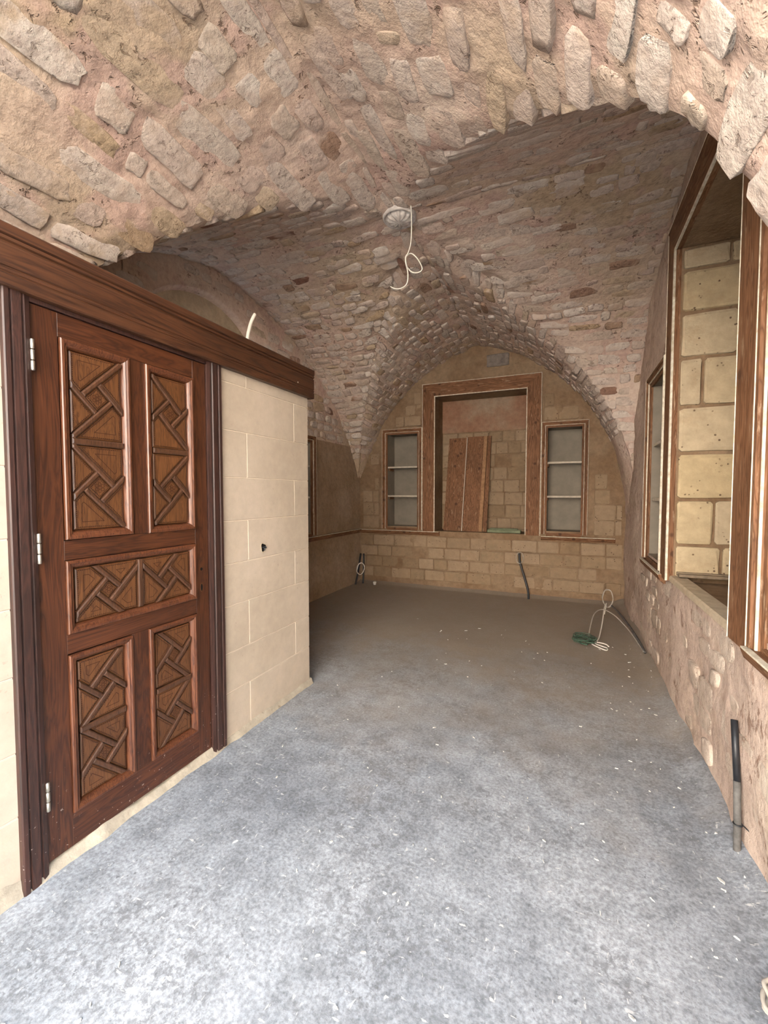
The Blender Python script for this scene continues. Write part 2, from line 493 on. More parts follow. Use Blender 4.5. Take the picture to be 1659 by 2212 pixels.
def offN(z): return float(np.interp(z, NZ, NO))
def offF(z): return float(np.interp(z, FZ, FO))
AFL = 2.93
def offFL(z): return AFL * max(1 - (max(z - Z0, 0) / BH) ** 2.1, 0) ** 0.58
def off_far(z, sx): return offF(z) if sx > 0 else offFL(z)

# heights shared by all webs so that the groins meet exactly
zs = [ZT]
while zs[-1] > Z0:
    z = zs[-1]
    dz = 0.03
    while dz > 0.002 and max(offA(z - dz) - offA(z), offN(z - dz) - offN(z), offF(z - dz) - offF(z), offFL(z - dz) - offFL(z)) > 0.045:
        dz *= 0.8
    zs.append(max(z - dz, Z0))
zs = zs[::-1]

def web_point(web, z, t):
    """web: (kind, sx, sy) ; t 0 at the groin, 1 at the outer end"""
    kind, sx, sy = web
    gx = XC + sx * offA(z)
    gy = YC - offN(z) if sy < 0 else YC + off_far(z, sx)
    if kind == 'A':
        ye = YN if sy < 0 else YF + 0.02
        return Vector((gx, gy + (ye - gy) * t, z))
    xe = XR + 0.02 if sx > 0 else XL - 0.02
    return Vector((gx + (xe - gx) * t, gy, z))

WEBS = [('A', 1, -1), ('A', -1, -1), ('A', 1, 1), ('A', -1, 1), ('B', 1, -1), ('B', -1, -1), ('B', 1, 1), ('B', -1, 1)]
def web_normal(web, z):
    kind, sx, sy = web
    f = offA if kind == 'A' else (offN if sy < 0 else (offF if sx > 0 else offFL))
    a, b = max(z - .02, Z0), min(z + .02, ZT)
    do, dz = f(b) - f(a), b - a
    # outline tangent (offset, height) = (do, dz) ; inward normal points to smaller offset and downwards
    no, nz = -dz, do
    l = math.hypot(no, nz)
    no, nz = no / l, nz / l
    if kind == 'A':
        return Vector((sx * no, 0, nz))
    return Vector((0, sy * no, nz))

def vault_disp(p):
    return 0.016 * fbm(p, 2.3, 3) + 0.010 * noise.noise(Vector((p[0] * 11, p[1] * 11, p[2] * 11)))

def groin_round(web, d):
    amt, wd = (.10, .42) if web[2] > 0 else (.022, .16)
    return amt * max(0.0, 1 - d / wd) ** 2
CEN = Vector((XC, YC, 1.9))
mb = MB()
for web in WEBS:
    n = 96 if (web[0] == 'A' and web[2] < 0) else (76 if web[0] == 'A' else 52)
    rows = []
    for z in zs:
        nr = web_normal(web, z)
        row = []
        for i in range(n + 1):
            t = (i / n) ** 1.0
            p = web_point(web, z, t)
            d0 = (p - web_point(web, z, 0)).length
            w = sstep(0, 0.18, d0)
            w2 = sstep(ZT, ZT - .12, z)
            dr = (((CEN - p).normalized() * (1 - w) + nr * w) * w2 + Vector((0, 0, -1)) * (1 - w2)).normalized()
            row.append(p + dr * (vault_disp(p) - groin_round(web, d0) * w2))
        rows.append(row)
    mb.grid(rows)
ceiling = struct(mb.build('ceiling', M['mortar'], smooth=True, fix=False))
ceiling['label'] = 'groin vault of rubble stones set in pinkish lime mortar'

# ------------------------------------------------------------------ vault stones
CF = Vector((-math.sin(YAW) * math.cos(PITCH), math.cos(YAW) * math.cos(PITCH), -math.sin(PITCH)))
CR = Vector((math.cos(YAW), math.sin(YAW), 0))
CU = CR.cross(CF)
def project(p):
    d = Vector(p) - Vector((0, 0, CAMH))
    z = d.dot(CF)
    if z < 0.05: return None
    return (829.5 + FPX * d.dot(CR) / z, 1106 - FPX * d.dot(CU) / z, z)

def stone_proto(r):
    """rough, roughly squared rubble stone, unit size"""
    q = [(sx_ * (.5 + r.uniform(-.10, .04)), sy_ * (.5 + r.uniform(-.12, .04))) for sx_, sy_ in ((-1, -1), (1, -1), (1, 1), (-1, 1))]
    pts = []
    for i in range(4):
        a, b, c = Vector(q[i - 1]), Vector(q[i]), Vector(q[(i + 1) % 4])
        pts += [b.lerp(a, r.uniform(.07, .24)) * r.uniform(.95, 1.03), b.lerp(c, r.uniform(.07, .24)) * r.uniform(.95, 1.03)]
        pts.append(b.lerp(c, r.uniform(.38, .62)) * r.uniform(.88, 1.10))
    n = len(pts)
    tx, ty = r.uniform(-.8, .8), r.uniform(-1.1, 1.1)
    l0 = [(p.x * 1.05, p.y * 1.05, -4.0) for p in pts]
    l1 = [(p.x, p.y, r.uniform(.35, .8) + (tx * p.x + ty * p.y)) for p in pts]
    l2 = [(p.x * .80 + r.uniform(-.04, .04), p.y * .76 + r.uniform(-.05, .05), r.uniform(.6, 1.1) + (tx * p.x + ty * p.y) * .8) for p in pts]
    m = MB()
    m.loops([l0, l1, l2])
    c = m.add([(r.uniform(-.1, .1), r.uniform(-.1, .1), r.uniform(.7, 1.15))], [])
    base = 2 * n
    for i in range(n):
        m.f.append((base + i, base + (i + 1) % n, c)); m.m.append(0)
    return m
protos = [stone_proto(rng) for _ in range(28)]
pmesh = [p.mesh('stone', M['stone'], True) for p in protos]

def arc_table(f):
    """arc length from the springing upwards along a profile"""
    out, L = [(0.0, Z0)], 0.0
    for a, b in zip(zs, zs[1:]):
        L += math.hypot(f(b) - f(a), b - a)
        out.append((L, b))
    return out
TAB = {'A': arc_table(offA), 'N': arc_table(offN), 'F': arc_table(offF), 'L': arc_table(offFL)}
stones = []
def lay(web, hmin, hmax, lmin, lmax, gap, zmin, prominence, drop=0.0, over=0.0):
    kind, sx, sy = web
    tab = TAB['A'] if kind == 'A' else TAB['N' if sy < 0 else ('F' if sx > 0 else 'L')]
    L = tab[-1][0]
    ss = [q[0] for q in tab]; zz = [q[1] for q in tab]
    s = 0.02
    while s < L - 0.03:
        h = rng.uniform(hmin, hmax)
        if s + h > L: h = max(L - s, 0.05)
        z = float(np.interp(s + h / 2, ss, zz))
        if z >= zmin:
            g, e = web_point(web, z, 0), web_point(web, z, 1)
            total = (e - g).length
            ax = (e - g).normalized() if total > 1e-4 else Vector((0, 1, 0))
            u = rng.uniform(-over, 0.01)
            while u < total - 0.04:
                l = rng.uniform(lmin, lmax) * (0.55 if rng.random() < .22 else 1)
                if u + l > total: l = total - u
                if l < 0.045: break
                if rng.random() > drop:
                    zj = clamp(z + rng.uniform(-.012, .012), Z0, ZT - .005)
                    p = web_point(web, zj, 0) + ax * (u + l / 2)
                    nr = web_normal(web, zj)
                    gp = gap * rng.uniform(.6, 1.6)
                    dg = u + l / 2
                    gr = groin_round(web, dg) * sstep(ZT, ZT - .12, zj)
                    cd = (CEN - p).normalized()
                    wg = sstep(0, .30 if sy > 0 else .10, dg)
                    p = p - cd * gr
                    nr = (nr * (.45 + .55 * wg) + cd * (.55 - .55 * wg)).normalized()
                    ax_ = (ax - nr * ax.dot(nr)).normalized()
                    stones.append((p, ax_, nr, max(l - gp, .05), max(h - gp * .9, .045) * rng.uniform(.84, 1.02), rng.uniform(.45, 1.1) * prominence, rng.uniform(-.09, .09)))
                u += l + rng.uniform(0, gap * .5)
        s += h
    return
for web in WEBS:
    if web[0] == 'A' and web[2] < 0:
        lay(web, .12, .19, .17, .44, .022, 1.2, .0155, .05, .03)
    elif web[0] == 'A':
        lay(web, .085, .125, .13, .28, .013, 2.0, .016, .03)
    elif web[1] > 0:
        lay(web, .10, .14, .14, .32, .020, 1.75 if web[2] > 0 else 1.3, .014, .05)
    else:
        lay(web, .09, .13, .12, .28, .015, 1.95, .016, .04)

def lay_wall(z0_, z1_, y0_, y1_):
    z = z0_
    while z < z1_:
        h = rng.uniform(.09, .13)
        y = y0_ + rng.uniform(0, .1)
        while y < y1_:
            l = rng.uniform(.12, .28)
            yc, zc = y + l / 2, z + h / 2
            o = yc - YC
            lim = offFL(min(zc + .05, ZT)) if o > 0 else offN(min(zc + .05, ZT))
            ea = ((yc - 3.0) / .95) ** 2 + (max(zc - 2.42, 0) / .90) ** 2
            if abs(o) + l / 2 < lim and ea > 1.0:
                stones.append((Vector((XL, yc, zc)), Vector((0, 1, 0)), Vector((1, 0, 0)), l - .02, (h - .018) * rng.uniform(.85, 1), rng.uniform(.7, 1.3) * .022, rng.uniform(-.08, .08)))
            y += l + rng.uniform(0, .02)
        z += h
lay_wall(2.12, 3.35, 1.5, 5.9)
# rubble showing through the worn plaster of the right wall
z = .05
while z < .72:
    h = rng.uniform(.09, .15)
    y = .3 + rng.uniform(0, .2)
    while y < 4.6:
        l = rng.uniform(.12, .30)
        if rng.random() < .55:
            stones.append((Vector((XR, y + l / 2, z + h / 2)), Vector((0, 1, 0)), Vector((-1, 0, 0)), l - .02, h - .02, rng.uniform(.5, 1.1) * .008, rng.uniform(-.1, .1)))
        y += l
    z += h
def keep_stone(s):
    p = s[0]
    if (p - Vector((XC, YC, ZT))).length < 0.15: return False
    if p.y < YN + .08: return False
    return True
stones = [s for s in stones if keep_stone(s)]
def shown(s):
    p, ax, nr, l, h = s[:5]
    q = project(p)
    if q is None or not (-30 < q[0] < 1690 and -30 < q[1] < 2240): return 0
    if p.x < -1.8 and p.y < 2.7:
        t = -1.727 / p.x
        if 0 < t < 1 and CAMH + (p.z - CAMH) * t < 2.29: return 0
    d = Vector((0, 0, CAMH)) - p
    c = d.normalized().dot(nr)
    if c <= 0.03: return 0
    # hidden behind a near groin?
    for k in range(1, 40):
        w = Vector((0, 0, CAMH)).lerp(p, k / 40)
        if w.z > Z0 and abs(w.x - XC) < AW:
            inA = abs(w.x - XC) < offA(min(w.z, ZT)) + .03
            o = YC - w.y
            inB = (o < offN(min(w.z, ZT)) + .03) if o > 0 else (-o < off_far(min(w.z, ZT), 1 if w.x > XC else -1) + .03)
            if not (inA or inB): return 0
    return l * h * c / max(d.length_squared, .05)
rank = sorted(range(len(stones)), key=lambda i: -shown(stones[i]))
single = set(rank[:298])
stuff = MB()
lstuff = MB()
rstuff = MB()
left_stones = []
for i, s in enumerate(stones):
    p, ax, nr, l, h, e, tw = s
    v = nr.cross(ax).normalized()
    ca, sa = math.cos(tw), math.sin(tw)
    ax2, v2 = ax * ca + v * sa, v * ca - ax * sa
    base = p + nr * (vault_disp(p) * .7 - .003)
    mt = Matrix(((ax2.x * l, v2.x * h, nr.x * e, base.x), (ax2.y * l, v2.y * h, nr.y * e, base.y), (ax2.z * l, v2.z * h, nr.z * e, base.z), (0, 0, 0, 1)))
    k = rng.randrange(len(protos))
    if i in single:
        o = link('stone', pmesh[k], None if (p.x <= XL + .001 or p.x >= XR - .001) else ceiling)
        o.matrix_world = mt
        if p.x >= XR - .001:
            o.material_slots[0].link = 'OBJECT'; o.material_slots[0].material = M['wallstone']
        if o.parent is None: left_stones.append(o)
    else:
        (lstuff if p.x <= XL + .001 else (rstuff if p.x >= XR - .001 else stuff)).add([mt @ Vector(q) for q in protos[k].v], protos[k].f)
o = stuff.build('small_stones', M['stone'], ceiling, smooth=True)
o['kind'] = 'stuff'
print('stones', len(stones), 'visible', sum(1 for s in stones if shown(s) > 0))

# carved boss at the crown
mb = MB()
ring = []
for (r, h) in ((.165, .05), (.16, -.004), (.148, -.014), (.138, -.010), (.122, .004), (.118, -.006), (.10, -.022), (.06, -.030), (.012, -.032)):
    l = []
    for k in range(48):
        a = 2 * math.pi * k / 48
        rr = .78 * r * (1 + (.035 * math.cos(12 * a + r * 30) if .05 < r < .13 else 0))
        hh = h - (.007 * math.cos(12 * a + r * 30) if .05 < r < .13 else 0)
        l.append((XC + rr * math.cos(a), YC + rr * math.sin(a), ZT - .022 + hh))
    ring.append(l)
mb.loops(ring, 0, False, True)
boss = mb.build('boss', M['boss'], ceiling, smooth=True)
boss['label'] = 'round carved grey stone boss at the crown of the vault'

# ------------------------------------------------------------------ floor and outside ground
mb = MB()
nx, ny = 75, 140
rows = []
for j in range(ny + 1):
    y = YN + (YF + .05 - YN) * j / ny
    row = []
    for i in range(nx + 1):
        x = XL - .05 + (XR + .1 - XL + .05) * i / nx
        z = 0.006 * fbm((x, y, 0), 1.6, 3)
        z += 0.045 * sstep(.10, 0, XR - x + .03 * fbm((x, y, 3), 3, 2)) + .03 * sstep(.10, 0, YF - y)
        row.append((x, y, z))
    rows.append(row)
mb.grid(rows)
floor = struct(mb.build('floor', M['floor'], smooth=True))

mb = MB()
mb.box(-9, 9, -14, YN, -.12, -.02)
struct(mb.build('ground', M['ground']))
mb = MB()
mb.box(-9, 9, -7.6, -7.2, -.1, 6.5)
struct(mb.build('wall_bounce', M['bounce']))  # unseen wall, added to bounce warm sunlight deep into the vault

# ------------------------------------------------------------------ walls with openings
def lines(a, b, cuts, step):
    ks = sorted(set([a, b] + [c for c in cuts if a < c < b]))
    out = [ks[0]]
    for p, q in zip(ks, ks[1:]):
        n = max(1, round((q - p) / step))
        out += [p + (q - p) * (i + 1) / n for i in range(n)]
    return out

def wall(name, mat, axis, pos, a0, a1, z0, z1, holes, inward, amp, step=.05, split=99):
    """axis 'x': plane x=pos spanning y ; axis 'y': plane y=pos spanning x"""
    A = lines(a0, a1, [h[0] for h in holes] + [h[1] for h in holes], step)
    Z = lines(z0, z1, [h[2] for h in holes] + [h[3] for h in holes], step)
    mb = MB()
    for z in Z:
        for a in A:
            e = min([1.0] + [max(h[0] - a, a - h[1], h[2] - z, z - h[3], 0) for h in holes])
            p = (pos, a, z) if axis == 'x' else (a, pos, z)
            d = amp * fbm(p, 2.6, 4) * sstep(0.0, .12, e)
            mb.v.append((pos + inward * d, a, z) if axis == 'x' else (a, pos + inward * d, z))
    n = len(A)
    for j in range(len(Z) - 1):
        for i in range(n - 1):
            ca, cz = (A[i] + A[i + 1]) / 2, (Z[j] + Z[j + 1]) / 2
            if any(h[0] < ca < h[1] and h[2] < cz < h[3] for h in holes): continue
            mb.f.append((j * n + i, j * n + i + 1, (j + 1) * n + i + 1, (j + 1) * n + i)); mb.m.append(1 if cz > split else 0)
    return struct(mb.build(name, mat, smooth=True, fix=False))

# openings : (a0, a1, z0, z1)
F_C = (-1.81, -.53, .845, 2.81)
F_L = (-2.57, -2.075, .90, 2.30)
F_R = (-.268, .155, .90, 2.27)
R_C = (2.20, 3.46, .80, 3.03)
R_S = (3.755, 4.38, .87, 2.33)
R_N = (1.28, 1.91, .87, 2.33)
L_S = (4.02, 4.66, .90, 2.06)
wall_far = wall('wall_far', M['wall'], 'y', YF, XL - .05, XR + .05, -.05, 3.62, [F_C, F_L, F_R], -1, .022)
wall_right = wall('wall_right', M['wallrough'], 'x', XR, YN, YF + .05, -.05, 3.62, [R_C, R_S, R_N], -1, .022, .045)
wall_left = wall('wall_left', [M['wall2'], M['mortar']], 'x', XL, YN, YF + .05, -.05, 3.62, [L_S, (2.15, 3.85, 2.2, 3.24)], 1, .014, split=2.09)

mb = MB()
mb.box(XL - .1, -1.73, YN - .25, YN, -.05, 3.7)
mb.box(-9, XL - .1, YN - .25, YN, -.05, 4.1)
mb.box(XR + .7, 9, YN - .25, YN, -.05, 4.1)
mb.box(XR + .03, XR + .7, YN - .25, YN, -.05, 4.1)
mb.box(XL - .1, XR + .7, YN - .05, YN + .2, 3.52, 4.1)
struct(mb.build('wall_shade', M['wall']))  # unseen front walls, added to shade the paving and the left vault

def recess(name, parent, axis, pos, h, depth, outward, mat, back=None, faces='lrtb'):
    """box-shaped recess behind an opening: separate reveals and back"""
    a0, a1, z0, z1 = h
    q = pos + outward * depth
    P = (lambda a, d, z: (d, a, z)) if axis == 'x' else (lambda a, d, z: (a, d, z))
    mb = MB()
    mb.add([P(a0, q, z0), P(a1, q, z0), P(a1, q, z1), P(a0, q, z1)], [(0, 1, 2, 3)])
    mb.build('niche_back', back or mat, parent, fix=False)
    mb = MB()
    fs = []
    if 'l' in faces: fs.append([P(a0, pos, z0), P(a0, q, z0), P(a0, q, z1), P(a0, pos, z1)])
    if 'r' in faces: fs.append([P(a1, pos, z0), P(a1, q, z0), P(a1, q, z1), P(a1, pos, z1)])
    if 't' in faces: fs.append([P(a0, pos, z1), P(a1, pos, z1), P(a1, q, z1), P(a0, q, z1)])
    if 'b' in faces: fs.append([P(a0, pos, z0), P(a1, pos, z0), P(a1, q, z0), P(a0, q, z0)])
    for f in fs:
        mb.add(f, [(0, 1, 2, 3)])
    return mb.build('niche_reveal', mat, parent, fix=False)
for o in left_stones:
    o.parent = wall_left if o.matrix_basis.translation.x < 0 else wall_right
if rstuff.f:
    o = rstuff.build('small_stones', M['wallstone'], wall_right, smooth=True)
    o['kind'] = 'stuff'
o = lstuff.build('small_stones', M['stone'], wall_left, smooth=True)
o['kind'] = 'stuff'
recess('far centre', wall_far, 'y', YF, F_C, .42, 1, M['wall'], M['wall'])
recess('far left', wall_far, 'y', YF, F_L, .30, 1, M['grey'])
recess('far right', wall_far, 'y', YF, F_R, .30, 1, M['grey'])
recess('right centre', wall_right, 'x', XR, R_C, .60, 1, M['wall'], M['wall'])
recess('right small', wall_right, 'x', XR, R_S, .26, 1, M['grey'])
recess('right near', wall_right, 'x', XR, R_N, .26, 1, M['grey'])
recess('left small', wall_left, 'x', XL, L_S, .26, -1, M['grey'])

# arched blind recess high on the left wall
mb = MB()
mb.add([(XL - .055, 2.1, 2.15), (XL - .055, 3.9, 2.15), (XL - .055, 3.9, 3.28), (XL - .055, 2.1, 3.28)], [(0, 1, 2, 3)])
mb.build('arch_panel', M['smooth'], wall_left, fix=False)
def arch_pts(n=36):
    return [(3.0 + .84 * math.cos(math.pi * k / n), 2.42 + .80 * math.sin(math.pi * k / n)) for k in range(n + 1)]
ap = arch_pts()
mb = MB()
mb.grid([[(XL + .012, y, 3.30) for y, z in ap], [(XL + .012, y, z) for y, z in ap], [(XL - .01, 3.0 + (y - 3.0) * .975, 2.42 + (z - 2.42) * .975) for y, z in ap], [(XL - .06, 3.0 + (y - 3.0) * .955, 2.42 + (z - 2.42) * .955) for y, z in ap]])
for (ya, yb) in ((2.05, 2.17), (3.83, 3.95)):
    mb.add([(XL + .012, ya, 2.1), (XL + .012, yb, 2.1), (XL + .012, yb, 3.30), (XL + .012, ya, 3.30)], [(0, 1, 2, 3)])
mb.build('arch_surround', M['mortar'], wall_left, smooth=True, fix=False)

# ------------------------------------------------------------------ ashlar blocks
def block_shape(r):
    """slightly uneven block, unit size, front face at local +z"""
    m = MB()
    def ringp(s, z, jit):
        return [((x * s + r.uniform(-jit, jit)), (y * s + r.uniform(-jit, jit)), z) for x, y in
                ((-.5, -.45), (-.45, -.5), (0, -.5), (.45, -.5), (.5, -.45), (.5, 0), (.5, .45), (.45, .5), (0, .5), (-.45, .5), (-.5, .45), (-.5, 0))]
    a = ringp(1, -1, 0)
    b = [(p[0] * .985 + r.uniform(-.012, .012), p[1] * .97 + r.uniform(-.02, .02), r.uniform(.55, .8)) for p in a]
    c = [(p[0] * .90, p[1] * .84, r.uniform(.85, 1.1)) for p in a]
    m.loops([a, b, c], 0, False, True)
    return m
bprot = [block_shape(rng) for _ in range(10)]
bmesh_ = {k: [p.mesh('stone_block', M[k], False) for p in bprot] for k in ('block', 'yblock')}
def block(parent, key, origin, U, V, N, w, h, e):
    o = link('stone_block', rng.choice(bmesh_[key]), parent)
    U, V, N, c = Vector(U) * w, Vector(V) * h, Vector(N) * e, Vector(origin)
    o.matrix_world = Matrix(((U.x, V.x, N.x, c.x), (U.y, V.y, N.y, c.y), (U.z, V.z, N.z, c.z), (0, 0, 0, 1)))
    return o
def courses(parent, key, P, U, N, a0, a1, zrows, wmin, wmax, gap, e, excl=(), skip=0.0, top=None):
    for k, (za, zb) in enumerate(zip(zrows, zrows[1:])):
        a = a0 - (rng.uniform(0, wmin * .8) if k % 2 else 0)
        while a < a1 - .03:
            w = rng.uniform(wmin, wmax)
            b = min(a + w, a1)
            if a1 - b < wmin * .35: b = a1
            aa = max(a, a0)
            zc = (za + zb) / 2
            ok = b - aa > .05 and not any(not (b < x[0] + .0 or aa > x[1] or zb < x[2] or za > x[3]) for x in excl)
            if top is not None and ok:
                ok = zb < min(top(aa), top(b)) - .01
            if ok and rng.random() >= skip:
                g = gap * rng.uniform(.7, 1.4)
                block(parent, key, P((aa + b) / 2, zc), U, (0, 0, 1), N, b - aa - g, zb - za - g, e * rng.uniform(.6, 1.2))
            a = b
def zbarch(x):
    o = min(abs(x - XC), AW)
    return Z0 + math.sqrt(max(RA * RA - (o + RA - AW) ** 2, 0))
# far wall : below the ledge, beside the niches, and the back of the tall niche
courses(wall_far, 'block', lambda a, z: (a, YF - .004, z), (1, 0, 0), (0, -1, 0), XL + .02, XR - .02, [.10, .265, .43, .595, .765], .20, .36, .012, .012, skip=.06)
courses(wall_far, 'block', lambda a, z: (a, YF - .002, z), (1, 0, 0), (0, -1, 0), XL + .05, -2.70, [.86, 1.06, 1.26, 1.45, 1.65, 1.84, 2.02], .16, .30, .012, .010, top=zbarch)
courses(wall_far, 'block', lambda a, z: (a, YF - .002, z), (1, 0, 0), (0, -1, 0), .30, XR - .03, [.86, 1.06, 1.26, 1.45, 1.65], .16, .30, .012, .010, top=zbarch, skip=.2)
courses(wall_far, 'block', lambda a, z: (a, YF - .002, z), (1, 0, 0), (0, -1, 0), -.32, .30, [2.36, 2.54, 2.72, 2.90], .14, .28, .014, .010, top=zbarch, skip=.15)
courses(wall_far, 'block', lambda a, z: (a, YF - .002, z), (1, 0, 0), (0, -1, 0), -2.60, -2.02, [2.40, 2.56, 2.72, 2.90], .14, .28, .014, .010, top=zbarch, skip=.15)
courses(wall_far, 'block', lambda a, z: (a, YF + .415, z), (1, 0, 0), (0, -1, 0), F_C[0], F_C[1], [.86, 1.04, 1.23, 1.42, 1.60, 1.79, 1.98, 2.16, 2.32], .16, .30, .010, .012, skip=.04)
mb = MB()
mb.add([(F_C[0], YF + .405, 2.33), (F_C[1], YF + .405, 2.33), (F_C[1], YF + .405, F_C[3]), (F_C[0], YF + .405, F_C[3])], [(0, 1, 2, 3)])
o = mb.build('plaster_patch', M['pinkplaster'], wall_far, fix=False)
o['label'] = 'faded pink plaster at the top of the tall niche'
# one dark stone over the tall niche
dk = link('stone_block', bprot[0].mesh('dark_block', m_plain('dark_grey_stone', (0.20, 0.17, 0.15), .95, .2, 0, .6, .6, 18), False), wall_far)
dk.matrix_world = Matrix(((.30, 0, 0, -.92), (0, 0, -.022, YF), (0, .17, 0, 3.23), (0, 0, 0, 1)))
# deep reveal of the tall right-hand niche (face looking towards the entrance) and its back
ZR = [.825, 1.05, 1.36, 1.67, 1.98, 2.30, 2.60, 2.88, 3.02]
cutx = [.93, .885, 1.01, .90, .80, .985, .875, .93]
for k, (za, zb) in enumerate(zip(ZR, ZR[1:])):
    xs = [XR + .015, cutx[k], min(cutx[k] + .30, XR + .595)]
    if k in (3, 6): xs = [XR + .015, XR + .40, XR + .595]
    for a, b in zip(xs, xs[1:]):
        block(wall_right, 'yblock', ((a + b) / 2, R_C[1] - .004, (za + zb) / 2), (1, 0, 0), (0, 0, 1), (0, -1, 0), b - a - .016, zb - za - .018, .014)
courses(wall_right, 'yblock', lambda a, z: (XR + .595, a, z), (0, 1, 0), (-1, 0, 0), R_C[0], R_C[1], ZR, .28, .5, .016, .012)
# niche sill (right)
mb = MB()
mb.box(XR - .008, XR + .09, R_C[0], R_C[1], .79, .835, 0, .008)
mb.build('sill_edge', M['smooth'], wall_right)

# ------------------------------------------------------------------ timber casings
def frame_loops(mb, P, a0, a1, z0, z1, prof, mi=0, sides='lrt'):
    """profiled casing round an opening; prof = [(outset, proud)] from inner to outer; mitred head"""
    if 'l' in sides:
        mb.grid([[P(a0 - o, z0, d) for o, d in prof], [P(a0 - o, z1 + o, d) for o, d in prof]], mi)
    if 'r' in sides:
        mb.grid([[P(a1 + o, z0, d) for o, d in prof], [P(a1 + o, z1 + o, d) for o, d in prof]], mi)
    if 't' in sides:
        mb.grid([[P(a0 - o, z1 + o, d) for o, d in prof], [P(a1 + o, z1 + o, d) for o, d in prof]], mi)

def big_casing(name, label, axis, P, a0, a1, z0, z1, wl, wr, wt):
    """wide flat boards with thin white edge strips"""
    t = thing(name, label, 'niche frame', P((a0 + a1) / 2, z0, 0))
    org = Vector(t.location)
    vmat = M['pine_v']; hmat = M['pine_x'] if axis == 'y' else M['pine_y']
    def part(nm, prof_sides, prof, mat, w):
        mb = MB()
        frame_loops(mb, P, a0, a1, z0, z1, prof, 0, prof_sides)
        mb.v = [tuple(Vector(v) - org) for v in mb.v]
        return mb.build(nm, mat, t, fix=False)
    for sd, w, nm, mat in (('l', wl, 'side_board', vmat), ('r', wr, 'side_board', vmat), ('t', wt, 'head_board', hmat)):
        b = .028
        part(nm, sd, [(-.003, -.012), (-.003, b), (0.004, b + .003), (w - .004, b + .003), (w, b), (w, -.02)], mat, w)
        e = part('edge_strip', sd, [(-.006, b - .008), (-.006, b + .003), (0.004, b + .006), (0.006, b + .001)], M['white'], w)
        e['label'] = 'flaking white edge strip'
        part('edge_strip', sd, [(w - .006, b + .001), (w - .004, b + .006), (w + .002, b + .004), (w + .003, b - .006)], M['white'], w)
    return t, org

def small_casing(name, label, axis, P, a0, a1, z0, z1, shelves, w=.085, depth=.24, group=None):
    t = thing(name, label, 'niche frame', P((a0 + a1) / 2, z0, 0))
    org = Vector(t.location)
    vmat = M['pine_v']; hmat = M['pine_x'] if axis == 'y' else M['pine_y']
    def part(nm, sd, prof, mat):
        mb = MB()
        frame_loops(mb, P, a0, a1, z0, z1, prof, 0, sd)
        mb.v = [tuple(Vector(v) - org) for v in mb.v]
        return mb.build(nm, mat, t, fix=False)
    for sd, nm, mat in (('l', 'side_board', vmat), ('r', 'side_board', vmat), ('t', 'head_board', hmat)):
        part(nm, sd, [(-.006, -.008), (-.006, .008), (.018, .010), (.022, .022), (.040, .026), (.046, .036), (w - .006, .036), (w, .028), (w, -.02)], mat)
        part('edge_strip', sd, [(.020, .014), (.021, .024), (.026, .0255), (.027, .020)], M['white'])
        part('edge_strip', sd, [(w - .007, .033), (w - .006, .039), (w - .001, .037), (w + .001, .025)], M['white'])
    # foot rail
    def bar(nm, aa, ab, za, zb, d0, d1, mat):
        v = [Vector(P(a, z, d)) - org for z in (za, zb) for d in (d0, d1) for a in (aa, ab)]
        m = MB()
        m.add(v, [(0, 2, 3, 1), (4, 5, 7, 6), (0, 1, 5, 4), (2, 6, 7, 3), (0, 4, 6, 2), (1, 3, 7, 5)])
        return m.build(nm, mat, t)
    bar('foot_rail', a0 - .0, a1 + .0, z0 - .03, z0 + .018, -.05, .012, hmat)
    for z in shelves:
        bar('shelf', a0 + .001, a1 - .001, z - .012, z + .012, -depth, -.02, M['shelf'])
        s = bar('shelf_bearer', a0 + .001, a0 + .02, z - .05, z - .0125, -depth + .02, -.06, hmat)
    return t

PF = lambda a, z, d: (a, YF - d, z)
PR = lambda a, z, d: (XR - d, a, z)
PL = lambda a, z, d: (XL + d, a, z)
big_casing('tall_niche_casing', 'wide knotty pine casing of the tall niche where loose boards lean', 'y', PF, F_C[0], F_C[1], .835, F_C[3], .185, .185, .185)
big_casing('tall_niche_casing', 'tall pine casing round the deep niche lined with yellow stone blocks', 'x', PR, R_C[0], R_C[1], .80, R_C[3], .205, .19, .22)
small_casing('shelf_niche_casing', 'narrow pine casing with two shelves beside the leaning boards', 'y', PF, F_L[0], F_L[1], F_L[2] - .04, F_L[3], (1.36, 1.80), .075)
small_casing('shelf_niche_casing', 'narrow pine casing with two pale shelves by the corner where the green cable lies', 'y', PF, F_R[0], F_R[1], F_R[2] - .04, F_R[3], (1.357, 1.807), .072)
small_casing('shelf_niche_casing', 'slender casing with two dark shelf edges between the vault corner and deep yellow niche', 'x', PR, R_S[0], R_S[1], R_S[2] - .04, R_S[3], (1.35, 1.82), .075, .20)
small_casing('shelf_niche_casing', 'casing by the entrance side of the deep yellow niche, above the black pipe', 'x', PR, R_N[0], R_N[1], R_N[2] - .04, R_N[3], (1.35, 1.82), .075, .20)
small_casing('shelf_niche_casing', 'dark casing half hidden behind the cream partition wall', 'x', PL, L_S[0], L_S[1], L_S[2] - .04, L_S[3], (1.35, 1.75), .075, .20)

